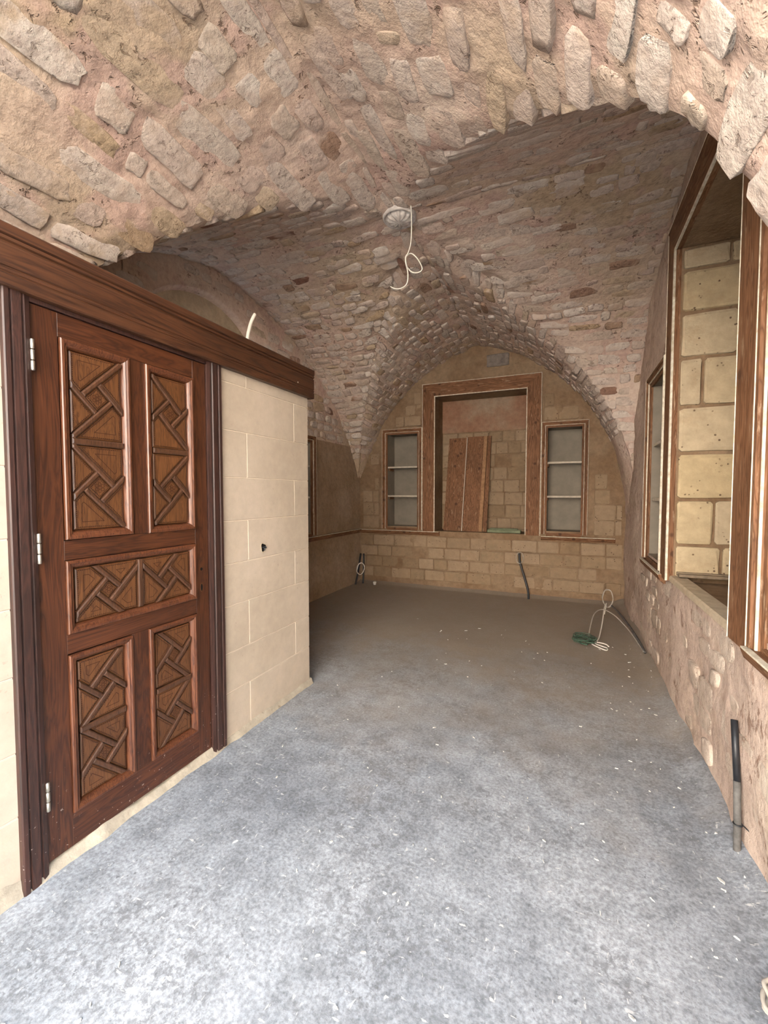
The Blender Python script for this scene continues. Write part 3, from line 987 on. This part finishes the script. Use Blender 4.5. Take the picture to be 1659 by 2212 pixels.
# ledges under the niches
def ledge(name, axis, pos, inward, a0, a1, z0, z1, mat, label):
    prof = [(-.01, z0), (.020, z0), (.026, z0 + .014), (.040, z0 + .020), (.046, z0 + .036), (.052, z1 - .010), (.050, z1), (-.01, z1)]
    P = (lambda a, d, z: (pos + inward * d, a, z)) if axis == 'x' else (lambda a, d, z: (a, pos + inward * d, z))
    mb = MB()
    mb.loops([[P(a0, d, z) for d, z in prof], [P(a1, d, z) for d, z in prof]], 0, True, True)
    o = struct(mb.build(name, mat))
    o['label'] = label
    mb = MB()
    mb.loops([[P(a0 + .004, .030, z1), P(a0 + .004, .052, z1 + .001), P(a0 + .004, .052, z1 - .006)], [P(a1 - .004, .030, z1), P(a1 - .004, .052, z1 + .001), P(a1 - .004, .052, z1 - .006)]], 0, True, True)
    mb.build('edge_strip', M['white'], o)
    return o
ledge('trim_1', 'y', YF, -1, XL + .01, -1.73, .778, .838, M['pine_x'], 'dark moulded timber ledge below the far niche, running into the corner')
ledge('trim_2', 'y', YF, -1, -.33, .55, .776, .832, M['pine_x'], 'short moulded timber ledge ending in a sawn end')
ledge('trim_3', 'x', XR, -1, 3.58, 4.47, .752, .818, M['pine_y'], 'moulded ledge below the slender shelf niche')
ledge('trim_4', 'x', XR, -1, 1.05, 1.985, .765, .828, M['pine_y'], 'moulded ledge at the entrance side of the deep niche')
ledge('trim_5', 'x', XL, 1, 2.7, YF - .06, .782, .845, M['pine_y'], 'long moulded ledge on the wall behind the partition')
# weathered rail lying along the foot of the stone reveal
mb = MB()
mb.box(XR + .03, XR + .58, R_C[1] - .10, R_C[1] - .045, .842, .862, 0, .004)
mb.box(XR + .03, XR + .58, R_C[1] - .045, R_C[1] - .006, .842, .868, 0, .003)
tag(mb.build('timber_rail', m_plain('weathered_grey_wood', (0.22, 0.17, 0.12), .85, .2, 0, .7, .3, 22)), 'weathered grey rail lying on the deep niche sill', 'rail')

# ------------------------------------------------------------------ loose boards in the tall niche
def leaning(name, label, x0, x1, zb, zt, tilt_b, tilt_t, mat, th=.022, dx=0.0, strips=(), group=None):
    """board standing on the niche sill, its head against the back wall"""
    t = thing(name, label, 'board', ((x0 + x1) / 2, tilt_b, zb), group)
    org = Vector(t.location)
    def slab(nm, xa, xb, off, thk, mt):
        v = []
        for (z, y, sh) in ((zb, tilt_b, 0.0), (zt, tilt_t, dx)):
            for yy in (y - off - thk, y - off):
                for x in (xa, xb):
                    v.append(Vector((x + sh, yy, z)) - org)
        m = MB()
        m.add(v, [(0, 2, 3, 1), (4, 5, 7, 6), (0, 1, 5, 4), (2, 6, 7, 3), (0, 4, 6, 2), (1, 3, 7, 5)])
        return m.build(nm, mt, t)
    slab('plank', x0, x1, 0, th, mat)
    for (xa, xb, thk, mt, nm) in strips:
        slab(nm, xa, xb, th, thk, mt)
    return t
SB = .846
leaning('loose_board', 'leaning reddish board with grooved edge next to the niche reveal', -1.715, -1.435, SB, 2.235, YF + .17, YF + .36, M['pine_v'], .024, .035,
        [(-1.715, -1.70, .006, M['pine_v'], 'moulding'), (-1.682, -1.655, .006, M['pine_v'], 'moulding'), (-1.447, -1.437, .005, M['shelf'], 'edge_strip')])
leaning('loose_board', 'leaning reddish board with pale planed edges next to the bare blocks', -1.430, -1.140, SB, 2.245, YF + .165, YF + .355, M['pine_v'], .024, .035,
        [(-1.19, -1.142, .005, M['pale_pine'], 'edge_strip')])
leaning('loose_board', 'thin dark board showing behind the two leaning boards', -1.185, -1.085, SB, 2.25, YF + .215, YF + .385, M['pine_v'], .02, .03)
mb = MB()
for v_ in ():
    pass
mb.box(-1.055, -.60, YF + .06, YF + .17, SB, SB + .045, 0, .006)
mb.box(-1.02, -.64, YF + .08, YF + .15, SB + .045, SB + .062, 0, .004)
tag(mb.build('green_plank', M['greenwood']), 'dull green plank lying flat on the tall niche sill', 'plank')

# ------------------------------------------------------------------ partition wall, beam and door
XP, YP, ZP = -1.727, 2.612, 2.20
mb = MB()
DY0, DY1, DZ1 = .815, 1.755, 2.082           # door opening
def slab_box(y0, y1, z0, z1):
    mb.box(XP - .10, XP - .0035, y0, y1, z0, z1)
slab_box(YN, DY0, 0, ZP); slab_box(DY1, YP - .004, 0, ZP); slab_box(DY0, DY1, DZ1, ZP)
mb.box(XL + .02, XP - .1, YP - .12, YP - .004, 0, ZP)
part_wall = struct(mb.build('wall_partition', M['joint']))
part_wall['label'] = 'cream plastered partition wall scored with mock block joints'
zr = [0.03, .28, .505, .77, 1.005, 1.245, 1.49, 1.75, 2.01, 2.085]
def pblock(y0, y1, z0, z1):
    m = MB()
    m.box(XP - .03, XP, y0, y1, z0, z1, 0, .003)
    m.build('plaster_block', M['cream'], part_wall)
for k, (za, zb) in enumerate(zip(zr, zr[1:])):
    g = .0018
    cuts = [1.975] if k % 2 == 0 else [2.44]
    ys = [DY1 + .0] + cuts + [YP]
    for a, b in zip(ys, ys[1:]):
        pblock(a + (g if a != ys[0] else 0), b - (g if b != YP else 0), za + g if k else za, zb - g)
    ys = [YN] + ([-.35, .15, .60] if k % 2 == 0 else [-.10, .40]) + [DY0]
    for a, b in zip(ys, ys[1:]):
        pblock(a + g, b - (g if b != DY0 else 0), za + g if k else za, zb - g)
# end face of the partition
mb = MB()
mb.box(XL + .02, XP - .03, YP - .004, YP, .03, ZP)
mb.build('plaster_end', M['cream'], part_wall)
# rough foot: mortar left along the base
mb = MB()
rows = []
n = 150
for k in range(n + 1):
    y = YN + (YP + .02 - YN) * k / n
    q = fbm((1, y, 0), 5.5, 3)
    dz = .038 + .016 * q
    if y < .86: dz += .02 + .02 * noise.noise(Vector((0, y * 14, 3)))
    wd = .012 + .012 * fbm((4, y, 0), 7, 3)
    x0 = XP - .05
    rows.append([(x0, y, dz + .004), (XP - .004, y, dz + .002), (XP + wd * .35, y, dz * .85), (XP + wd * .8, y, dz * .35), (XP + wd + .012, y, -.012)])
mb.grid(rows)
mb.grid([[(p[0], YP + .02, p[2]) for p in rows[-1]], [(p[0], YP + .03, -.02) for p in rows[-1]]])
mb.build('mortar_foot', M['foot'], part_wall, smooth=True, fix=False)
# chased hole for a switch
mb = MB()
l0, l1, l2 = [], [], []
for k in range(14):
    a = 2 * math.pi * k / 14
    r = .020 * (1 + .35 * math.sin(3 * a + 1) * .6)
    l0.append((XP + .0025, 2.107 + r * 1.5 * math.cos(a), 1.068 + r * 1.6 * math.sin(a)))
    l1.append((XP + .004, 2.107 + r * 1.05 * math.cos(a), 1.068 + r * 1.2 * math.sin(a)))
mb.loops([l0, l1], 0)
mb.loops([l1, [(XP + .0012, 2.107 + (p[1] - 2.107) * .94, 1.068 + (p[2] - 1.068) * .94) for p in l1]], 1, False, True)
mb.build('wall_hole', [M['smooth'], M['hole']], part_wall)
mb = MB()
mb.tube([(XP - .01, 2.10, 1.07), (XP + .018, 2.098, 1.066), (XP + .022, 2.094, 1.050)], .004, 6)
mb.tube([(XP - .01, 2.112, 1.07), (XP + .014, 2.113, 1.073), (XP + .02, 2.117, 1.062)], .003, 6)
tag(mb.build('wire_stub', M['black'], smooth=True), 'black wire ends poking from the small hole in the cream wall', 'wire')

# beam
BX = XP + .038
mb = MB()
prof = [(XP - .09, 2.078), (BX - .004, 2.078), (BX, 2.084), (BX, 2.116), (BX - .004, 2.119), (BX - .004, 2.122), (BX, 2.125), (BX, 2.133), (BX - .004, 2.136), (BX - .004, 2.139), (BX, 2.142),
        (BX, 2.212), (BX - .006, 2.216), (BX - .006, 2.222), (BX + .002, 2.226), (BX + .002, 2.236), (BX - .004, 2.239), (BX + .004, 2.244), (BX + .004, 2.274), (BX, 2.279), (XP - .09, 2.279)]
mb.loops([[(x, y, z) for x, z in prof] for y in (YN, 2.640)], 0, True, True)
beam = struct(mb.build('trim_6', M['beam']))
beam['label'] = 'dark brown moulded timber beam over the carved door'
mb = MB()
mb.loops([[(XP + .038 + dx, 2.44 + r * math.cos(2 * math.pi * k / 10), 2.150 + r * math.sin(2 * math.pi * k / 10)) for k in range(10)] for r, dx in ((.0045, -.004), (.0045, .001), (.003, .002))], 0, False, True)
o = mb.build('screw_cap', M['joint'], beam); o['label'] = 'small white screw cap'

# ---- door
door = bpy.data.objects.new('door_1', None); COL.objects.link(door)
door.location = (XP, 1.28, .045); struct(door)
door['label'] = 'reddish brown carved wooden door with geometric lattice panels'
D0 = Vector(door.location)
def dpart(nm, mb, mats, parent=door, fix=True, smooth=False):
    mb.v = [tuple(Vector(v) - D0) for v in mb.v]
    return mb.build(nm, mats, parent, smooth, fix)
LX = XP + .002      # leaf face
LY0, LY1, LZ0, LZ1 = .890, 1.668, .046, 2.060
# jambs (stepped profile)
for (ya, yb, s) in ((.806, LY0 - .003, 1), (1.765, LY1 + .004, -1)):
    w = abs(yb - ya)
    pf = [(0, -.06), (0, .018), (.05 * w, .022), (.22 * w, .022), (.25 * w, .014), (.30 * w, .014), (.34 * w, .020), (.66 * w, .020), (.70 * w, .012), (.76 * w, .012), (.80 * w, .017), (w, .012), (w, -.06)]
    mb = MB()
    zb = -.004 if s > 0 else .012
    mb.loops([[(XP + d, ya + s * o_, z) for o_, d in pf] for z in (zb, 2.079)], 0, True, True)
    dpart('jamb', mb, M['jamb'])
mb = MB()
mb.box(XP - .06, XP + .010, LY0 - .003, LY1 + .004, LZ1 + .003, 2.079, 0, .002)
dpart('head_jamb', mb, M['jamb'])
# inner lock-side bead
P1 = (.983, 1.252, 1.226, 1.972)
P2 = (1.326, 1.585, 1.222, 1.970)
P3 = (.980, 1.585, .868, 1.147)
P4 = (.980, 1.236, .176, .787)
P5 = (1.316, 1.580, .182, .790)
TH = .045
def mem(nm, y0, y1, z0, z1, mat):
    mb = MB()
    mb.box(LX - TH, LX, y0, y1, z0, z1, 0, .0006)
    return dpart(nm, mb, mat)
mem('stile', LY0, .979, LZ0, LZ1, M['door_v'])
mem('stile', 1.588, LY1, LZ0, LZ1, M['door_v'])
mem('rail', .9792, 1.5878, 1.974, LZ1, M['door_h'])
mem('rail', .9792, 1.5878, 1.149, 1.223, M['door_h'])
mem('rail', .9792, 1.5878, .792, .866, M['door_h'])
mem('rail', .9792, 1.5878, LZ0, .178, M['door_h'])
mem('mullion', 1.250, 1.328, 1.224, 1.973, M['door_v'])
mem('mullion', 1.236, 1.318, .179, .791, M['door_v'])

R2 = math.sqrt(.5)
def clip(poly, a, b, c):
    """keep a*p + b*q >= c"""
    out = []
    n = len(poly)
    for i in range(n):
        P, Q = poly[i], poly[(i + 1) % n]
        dp, dq = a * P[0] + b * P[1] - c, a * Q[0] + b * Q[1] - c
        if dp >= 0: out.append(P)
        if (dp > 0 and dq < 0) or (dp < 0 and dq > 0):
            t = dp / (dp - dq)
            out.append((P[0] + (Q[0] - P[0]) * t, P[1] + (Q[1] - P[1]) * t))
    return out
def clean(poly):
    out = []
    for p in poly:
        if not out or math.hypot(p[0] - out[-1][0], p[1] - out[-1][1]) > .0015: out.append(p)
    if len(out) > 1 and math.hypot(out[0][0] - out[-1][0], out[0][1] - out[-1][1]) <= .0015: out.pop()
    return out
def area(p):
    return .5 * sum(p[i][0] * p[(i + 1) % len(p)][1] - p[(i + 1) % len(p)][0] * p[i][1] for i in range(len(p)))
def inset(poly, d):
    out = list(poly)
    n = len(poly)
    if area(poly) < 0: poly = poly[::-1]; out = list(poly)
    for i in range(n):
        (x0, y0), (x1, y1) = poly[i], poly[(i + 1) % n]
        l = math.hypot(x1 - x0, y1 - y0)
        if l < 1e-6: continue
        nx_, ny_ = -(y1 - y0) / l, (x1 - x0) / l
        out = clip(out, nx_, ny_, nx_ * x0 + ny_ * y0 + d)
        if len(out) < 3: return []
    return clean(out)
def resample(poly, step):
    out = []
    for i in range(len(poly)):
        a, b = poly[i], poly[(i + 1) % len(poly)]
        n = max(2, round(math.hypot(b[0] - a[0], b[1] - a[1]) / step))
        n += n % 2
        out += [(a[0] + (b[0] - a[0]) * k / n, a[1] + (b[1] - a[1]) * k / n) for k in range(n)]
    return out
def prism(mb, poly, h0, h1, mi=0, bevel=0.0):
    if len(poly) < 3: return
    if area(poly) < 0: poly = poly[::-1]
    b = inset(poly, bevel) if bevel else poly
    L = lambda pl, h: [(LX + h, p, q) for p, q in pl]
    if bevel and len(b) == len(poly):
        # inset() keeps the starting corner only approximately: match the loops by nearest corner
        k0 = min(range(len(b)), key=lambda k: (b[k][0] - poly[0][0]) ** 2 + (b[k][1] - poly[0][1]) ** 2)
        b = b[k0:] + b[:k0]
        mb.loops([L(poly, h0), L(poly, h1 - bevel * .6), L(b, h1)], mi, False, True)
    else:
        mb.loops([L(poly, h0), L(poly, h1)], mi, False, True)
def carve(poly, tri):
    """raised piece with a notched burnt border and an incised triangle"""
    poly = clean(poly)
    mb = MB()
    if len(poly) < 3: return mb
    a = inset(poly, .0022)
    if len(a) < 3: return mb
    prism(mb, a, -.016, -.003, 0, .0045)
    rim = inset(a, .0060)
    zz = inset(a, .0070)
    if len(zz) >= 3 and abs(area(zz)) > 2e-4:
        prism(mb, rim, -.004, -.0024, 1)
        rs = resample(zz, .0042)
        if area(rs) < 0: rs = rs[::-1]
        c = (sum(p[0] for p in rs) / len(rs), sum(p[1] for p in rs) / len(rs))
        jag = []
        for i, p in enumerate(rs):
            d = (c[0] - p[0], c[1] - p[1]); l = math.hypot(*d) or 1
            k = .0046 if i % 2 else .0
            jag.append((p[0] + d[0] / l * k, p[1] + d[1] / l * k))
        prism(mb, jag, -.004, -.0012, 0)
        inner = inset(zz, .020)
        if tri and len(inner) >= 3 and abs(area(inner)) > 1.5e-4:
            o_, i_ = inner, inset(inner, .0022)
            if len(i_) == len(o_):
                if area(o_) < 0: o_ = o_[::-1]
                k0 = min(range(len(i_)), key=lambda k: (i_[k][0] - o_[0][0]) ** 2 + (i_[k][1] - o_[0][1]) ** 2)
                i_ = i_[k0:] + i_[:k0]
                mb.loops([[(LX - .0008, p, q) for p, q in o_], [(LX - .0008, p, q) for p, q in i_]], 1)
    return mb
def rosette(c, s):
    mb = carve([(c[0], c[1] + s * 1.414), (c[0] - s * 1.414, c[1]), (c[0], c[1] - s * 1.414), (c[0] + s * 1.414, c[1])][::-1], False)
    r = s * .20
    cs = [(c[0], c[1])] + [(c[0] + 2 * r * math.cos(math.pi / 3 * k + .52), c[1] + 2 * r * math.sin(math.pi / 3 * k + .52)) for k in range(6)]
    for (p, q) in cs:
        o_ = [(LX - .0007, p + r * math.cos(2 * math.pi * k / 12), q + r * math.sin(2 * math.pi * k / 12)) for k in range(12)]
        i_ = [(LX - .0007, p + r * .70 * math.cos(2 * math.pi * k / 12), q + r * .74 * math.sin(2 * math.pi * k / 12)) for k in range(12)]
        mb.loops([o_, i_], 1)
    return mb

def panel(rect, tiles, vertical, first):
    y0, y1, z0, z1 = rect
    # backing board
    mb = MB()
    mb.box(LX - .034, LX - .016, y0 + .002, y1 - .002, z0 + .002, z1 - .002)
    pn = dpart('panel', mb, M['strip'])
    def sub(nm, mb, mats, fix=True):
        if not mb.f: return
        dpart(nm, mb, mats, pn, fix)
    # moulding ring, four mitred lengths
    pr = [(0.0, -.004), (.0, .008), (.003, .012), (.011, .013), (.017, .009), (.020, .009), (.026, .004), (.030, -.004), (.034, -.016)]
    c = [(y0, z0), (y1, z0), (y1, z1), (y0, z1)]
    dr = [(1, 1), (-1, 1), (-1, -1), (1, -1)]
    for k in range(4):
        j = (k + 1) % 4
        m = MB()
        m.grid([[(LX + d, c[k][0] + dr[k][0] * o_, c[k][1] + dr[k][1] * o_) for o_, d in pr], [(LX + d, c[j][0] + dr[j][0] * o_, c[j][1] + dr[j][1] * o_) for o_, d in pr]])
        sub('moulding', m, M['mould'], False)
    e = .034
    a0, a1, b0, b1 = y0 + e, y1 - e, z0 + e, z1 - e
    bar = .024
    if vertical:
        mid = (b0 + b1) / 2
        rects = [(a0, a1, mid + bar / 2, b1), (a0, a1, b0, mid - bar / 2)]
        barp = [(a0, mid - bar / 2), (a1, mid - bar / 2), (a1, mid + bar / 2), (a0, mid + bar / 2)]
    else:
        mid = (a0 + a1) / 2
        rects = [(a0, mid - bar / 2, b0, b1), (mid + bar / 2, a1, b0, b1)]
        barp = [(mid - bar / 2, b0), (mid + bar / 2, b0), (mid + bar / 2, b1), (mid - bar / 2, b1)]
    m = MB(); prism(m, barp, -.016, .006, 0, .005); sub('lattice_bar', m, M['strip'])
    for ti, (p0, p1, q0, q1) in enumerate(rects):
        sx, sz = tiles[ti]
        cp, cq = (p0 + p1) / 2, (q0 + q1) / 2
        ha, hb = (p1 - p0) / 2, (q1 - q0) / 2
        w = .019
        s = clamp(abs(hb - ha) * R2 - w * .5, .028, .036)
        # local frame (mirrored by sx, sz) : u up-right, v up-left
        def world(poly):
            return [(cp + sx * p, cq + sz * q) for p, q in poly]
        full = [(-ha, -hb), (ha, -hb), (ha, hb), (-ha, hb)]
        U, V = (R2, R2), (-R2, R2)
        def cut(conds):
            pl = full
            for (ax_, sg, lim) in conds:
                A = U if ax_ == 'u' else V
                pl = clip(pl, sg * A[0], sg * A[1], sg * lim)
                if len(pl) < 3: return []
            return clean(pl)
        strips = [[('v', 1, s), ('v', -1, s + w), ('u', 1, -s)], [('u', 1, -s - w), ('u', -1, -s), ('v', 1, -s)],
                  [('v', 1, -s - w), ('v', -1, -s), ('u', -1, s)], [('u', 1, s), ('u', -1, s + w), ('v', -1, s)]]
        for st in strips:
            pl = cut(st)
            if len(pl) >= 3:
                m = MB(); prism(m, world(pl), -.016, .006, 0, .0045); sub('lattice_strip', m, M['strip'])
        outs = [([('v', 1, s + w), ('u', 1, -s)], True), ([('u', -1, -s - w), ('v', 1, -s)], not vertical),
                ([('v', -1, -s - w), ('u', -1, s)], True), ([('u', 1, s + w), ('v', -1, s)], not vertical)]
        for cd, tri in outs:
            pl = cut(cd)
            if len(pl) >= 3:
                sub('carved_piece', carve(world(pl), tri), [M['piece'], M['burnt']])
        sub('rosette_tile', rosette((cp, cq), s), [M['piece'], M['burnt']])
    return pn
panel(P1, [(1, 1), (1, -1)], True, 0)
panel(P2, [(-1, 1), (-1, -1)], True, 0)
panel(P3, [(1, -1), (-1, -1)], False, 0)
panel(P4, [(1, 1), (1, -1)], True, 0)
panel(P5, [(-1, 1), (-1, -1)], True, 0)
# hinges
for zc in (1.880, 1.205, .302):
    mb = MB()
    for a, b in ((-.054, -.020), (-.018, .018), (.020, .054)):
        mb.loops([[(XP + .018 + r * math.cos(2 * math.pi * k / 12), .889 + r * math.sin(2 * math.pi * k / 12), zc + z) for k in range(12)] for r, z in ((.004, a), (.0062, a + .002), (.0062, b - .002), (.004, b))], 0, True, True)
    h = dpart('hinge', mb, M['steel'], smooth=True)
    h['label'] = 'satin steel hinge barrel'
# latch and key holes with dark bore
for (zc, ry, rz) in ((1.012, .0085, .0085), (.918, .008, .019)):
    mb = MB()
    def el(k_, dx, f): return [(LX + dx, 1.622 + ry * f * math.cos(2 * math.pi * k / 16), zc + rz * f * math.sin(2 * math.pi * k / 16)) for k in range(16)]
    mb.loops([el(0, .0006, 1.25), el(0, .0012, 1.0)], 0)
    mb.loops([el(0, .0012, 1.0), el(0, .0003, .96)], 1, False, True)
    dpart('key_hole', mb, [M['piece'], M['hole']])

# ------------------------------------------------------------------ pipes, cables and small things
def tube_thing(name, label, cat, paths, mat, n=8, parts=None):
    mb = MB()
    for pts, r in paths:
        mb.tube(pts, r, n)
    return tag(mb.build(name, mat, smooth=True), label, cat)

# wire hanging beside the boss
B = (XC, YC, ZT)
def ceil_pt(px, py, y):
    d = CF + CR * ((px - 829.5) / FPX) - CU * ((py - 1106) / FPX)
    t = y / d.y
    return (d.x * t, y, CAMH + d.z * t)
wy = 2.93
wire = [(886, 425), (889, 470), (888, 520), (882, 545), (876, 556), (879, 575), (890, 588), (905, 588), (912, 580), (904, 562), (890, 548), (880, 552), (876, 565), (881, 590), (879, 612), (868, 622), (855, 624), (843, 619)]
tube_thing('ceiling_wire', 'thin white wire looped below the carved boss', 'wire', [([ceil_pt(x, y, wy + .015 * math.sin(i * 1.3)) for i, (x, y) in enumerate(wire)], .0042)], M['cable'], 6)

# stub of white conduit standing on the partition
tube_thing('conduit_stub', 'white conduit stub rising behind the timber beam', 'conduit', [([(-2.20, 2.53, ZP - .05), (-2.20, 2.53, 2.42), (-2.195, 2.535, 2.55), (-2.18, 2.555, 2.66), (-2.165, 2.585, 2.735)], .013)], M['cable'])

# black conduits in the far corner
t = thing('conduit_pair', 'two black conduits rising in the far corner behind the partition', 'conduit', (XL + .08, 5.95, 0))
for (a, b) in (((XL + .045, 5.80, -.01), (XL + .03, 6.02, .45)), ((XL + .11, 5.93, -.01), (XL + .075, 6.03, .45))):
    mb = MB()
    m_ = [(a[i] * .5 + b[i] * .5 + (.012 if i == 1 else 0)) for i in range(3)]
    mb.tube([tuple(Vector(p) - t.location) for p in (a, m_, b)], .0145, 10)
    mb.build('pipe', M['black'], t, smooth=True)
def coil(c, rx, rz, turns, r, tilt=0.0, jit=.006, flat=False):
    pts = []
    n = 14
    for k in range(int(turns * n) + 1):
        a = 2 * math.pi * k / n
        j = rng.uniform(-jit, jit)
        if flat:
            pts.append((c[0] + (rx + j) * math.cos(a), c[1] + (rz + j) * math.sin(a), c[2] + .004 + .010 * (k / (turns * n)) * turns + rng.uniform(0, .004)))
        else:
            pts.append((c[0] + (rx + j) * math.cos(a), c[1] + tilt * math.sin(a) - .004 * k / n, c[2] + (rz + j) * math.sin(a)))
    return pts
tube_thing('cable_coil', 'small coil of pale cable hung on the corner conduits', 'cable', [(coil((XL + .095, 5.885, .235), .062, .085, 3, .0045, .03) , .0045)], M['cable'], 6)
# single conduit on the far wall
t = thing('wall_conduit', 'single black conduit curving up the far wall below the tall niche', 'conduit', (-.49, 5.98, 0))
mb = MB()
mb.tube([tuple(Vector(p) - t.location) for p in ((-.462, 5.90, -.01), (-.480, 5.955, .12), (-.545, 5.985, .33), (-.592, 6.012, .48), (-.60, 6.02, .585))], .0140, 10)
mb.build('pipe', M['black'], t, smooth=True)
tube_thing('cable_coil', 'faint thin cable loop round the head of the single black conduit', 'cable', [(coil((-.59, 5.985, .53), .045, .075, 2, .0025, .01), .003)], M['gcable'], 5)

# black pipe by the right wall with a tie
t = thing('wall_pipe', 'dusty black pipe standing against the rough plaster below the niches', 'pipe', (.63, 2.04, 0))
pts = [(.618, 1.985, -.02), (.622, 2.005, .10), (.628, 2.045, .27), (.630, 2.105, .487)]
mb = MB()
mb.tube([tuple(Vector(p) - t.location) for p in pts[:3]], .0125, 12)
lo = mb.build('pipe', M['dusty'], t, smooth=True); lo['label'] = 'dust-caked lower length'
mb = MB()
mb.tube([tuple(Vector(p) - t.location) for p in pts[2:]], .0120, 12, smooth=0)
mb.build('pipe', M['black'], t, smooth=True)
mb = MB()
mb.tube([tuple(Vector((0.622 + .0145 * math.cos(a), 2.003 + .0145 * math.sin(a), .125)) - t.location) for a in [2 * math.pi * k / 16 for k in range(17)]] + [tuple(Vector((.66, 1.97, .115)) - t.location)], .0025, 5, smooth=0)
mb.build('cable_tie', M['black'], t, smooth=True)

# cables by the right wall
tube_thing('green_cable', 'tangled bundle of green cable on the floor', 'cable', [(coil((.155, 4.36, .010), .085, .11, 5, .004, flat=True, jit=.03), .0034), (coil((.150, 4.35, .014), .07, .08, 4, .004, flat=True, jit=.03), .0034)], M['green'], 6)
tube_thing('white_cable', 'white cable rising from the floor into a small loop', 'cable', [([(.40, 5.42, .02), (.415, 5.36, .16), (.38, 5.15, .16), (.34, 4.85, .07), (.29, 4.50, .018), (.25, 4.36, .012), (.30, 4.30, .010), (.345, 4.26, .010), (.33, 4.20, .010), (.27, 4.25, .012), (.22, 4.32, .016), (.27, 4.38, .014), (.34, 4.36, .012), (.36, 4.31, .010)], .0052)], M['cable'], 7)
tube_thing('grey_cable', 'grey cable arching from the right wall to the green bundle', 'cable', [([(.20, 4.42, .015), (.215, 4.62, .05), (.27, 4.95, .13), (.36, 5.15, .14), (.46, 5.05, .12), (.545, 4.85, .07), (.59, 4.60, .045), (.605, 4.35, .045), (.612, 4.16, .05)], .0055)], M['gcable'], 7)
tube_thing('grey_cable', 'dark conduit lying along the foot of the right wall', 'cable', [([(.50, 5.75, .05), (.54, 5.45, .055), (.575, 5.10, .055), (.598, 4.75, .055), (.615, 4.40, .055), (.62, 4.15, .05)], .010)], M['dusty'], 8)
tube_thing('cable_coil', 'loose coil of thin cable in the far corner beside the grey conduit', 'cable', [(coil((.46, 5.78, .13), .055, .10, 3, .003, .03), .004)], M['gcable'], 5)
tube_thing('cable_coil', 'coil of dusty cable at the foot of the right wall', 'cable', [(coil((.585, 1.385, .022), .075, .09, 4, .006, flat=True, jit=.016), .0055)], M['gcable'], 8)

# small white plug on the floor by the far wall
mb = MB()
mb.loops([[(-2.70 + r * math.cos(2 * math.pi * k / 10), 5.88 + r * math.sin(2 * math.pi * k / 10), z) for k in range(10)] for r, z in ((.018, .004), (.02, .02), (.026, .036), (.024, .05), (.012, .054))], 0, True, True)
tag(mb.build('plastic_plug', M['cable'], smooth=True), 'small white plastic plug on the floor by the far wall', 'plug')

# lime flakes and crumbs scattered over the screed
mb = MB()
fr = random.Random(11)
for k in range(230):
    x, y = fr.uniform(-1.6, .6), .3 + 4.2 * fr.random() ** 1.6
    if fr.random() < .35: x = .62 - abs(fr.gauss(0, .22))
    if x < XP + .06: continue
    z = .006 * fbm((x, y, 0), 1.6, 3) + .045 * sstep(.10, 0, XR - x + .03 * fbm((x, y, 3), 3, 2))
    L = fr.uniform(.004, .022) * (1.8 if fr.random() < .1 else 1); W = L * fr.uniform(.15, .5); a = fr.uniform(0, 6.3)
    ca, sa = math.cos(a), math.sin(a)
    pts = [(-.5, -.2), (0, -.5), (.5, -.15), (.35, .4), (-.3, .5)]
    lo = [(x + ca * p * L - sa * q * W, y + sa * p * L + ca * q * W, z - .003) for p, q in pts]
    hi = [(x + (u - x) * .8, y + (v - y) * .8, z + fr.uniform(.002, .005)) for u, v, w in lo]
    mb.loops([lo, hi], 0, False, True)
o = mb.build('lime_flakes', M['flake'], floor)
o['kind'] = 'stuff'
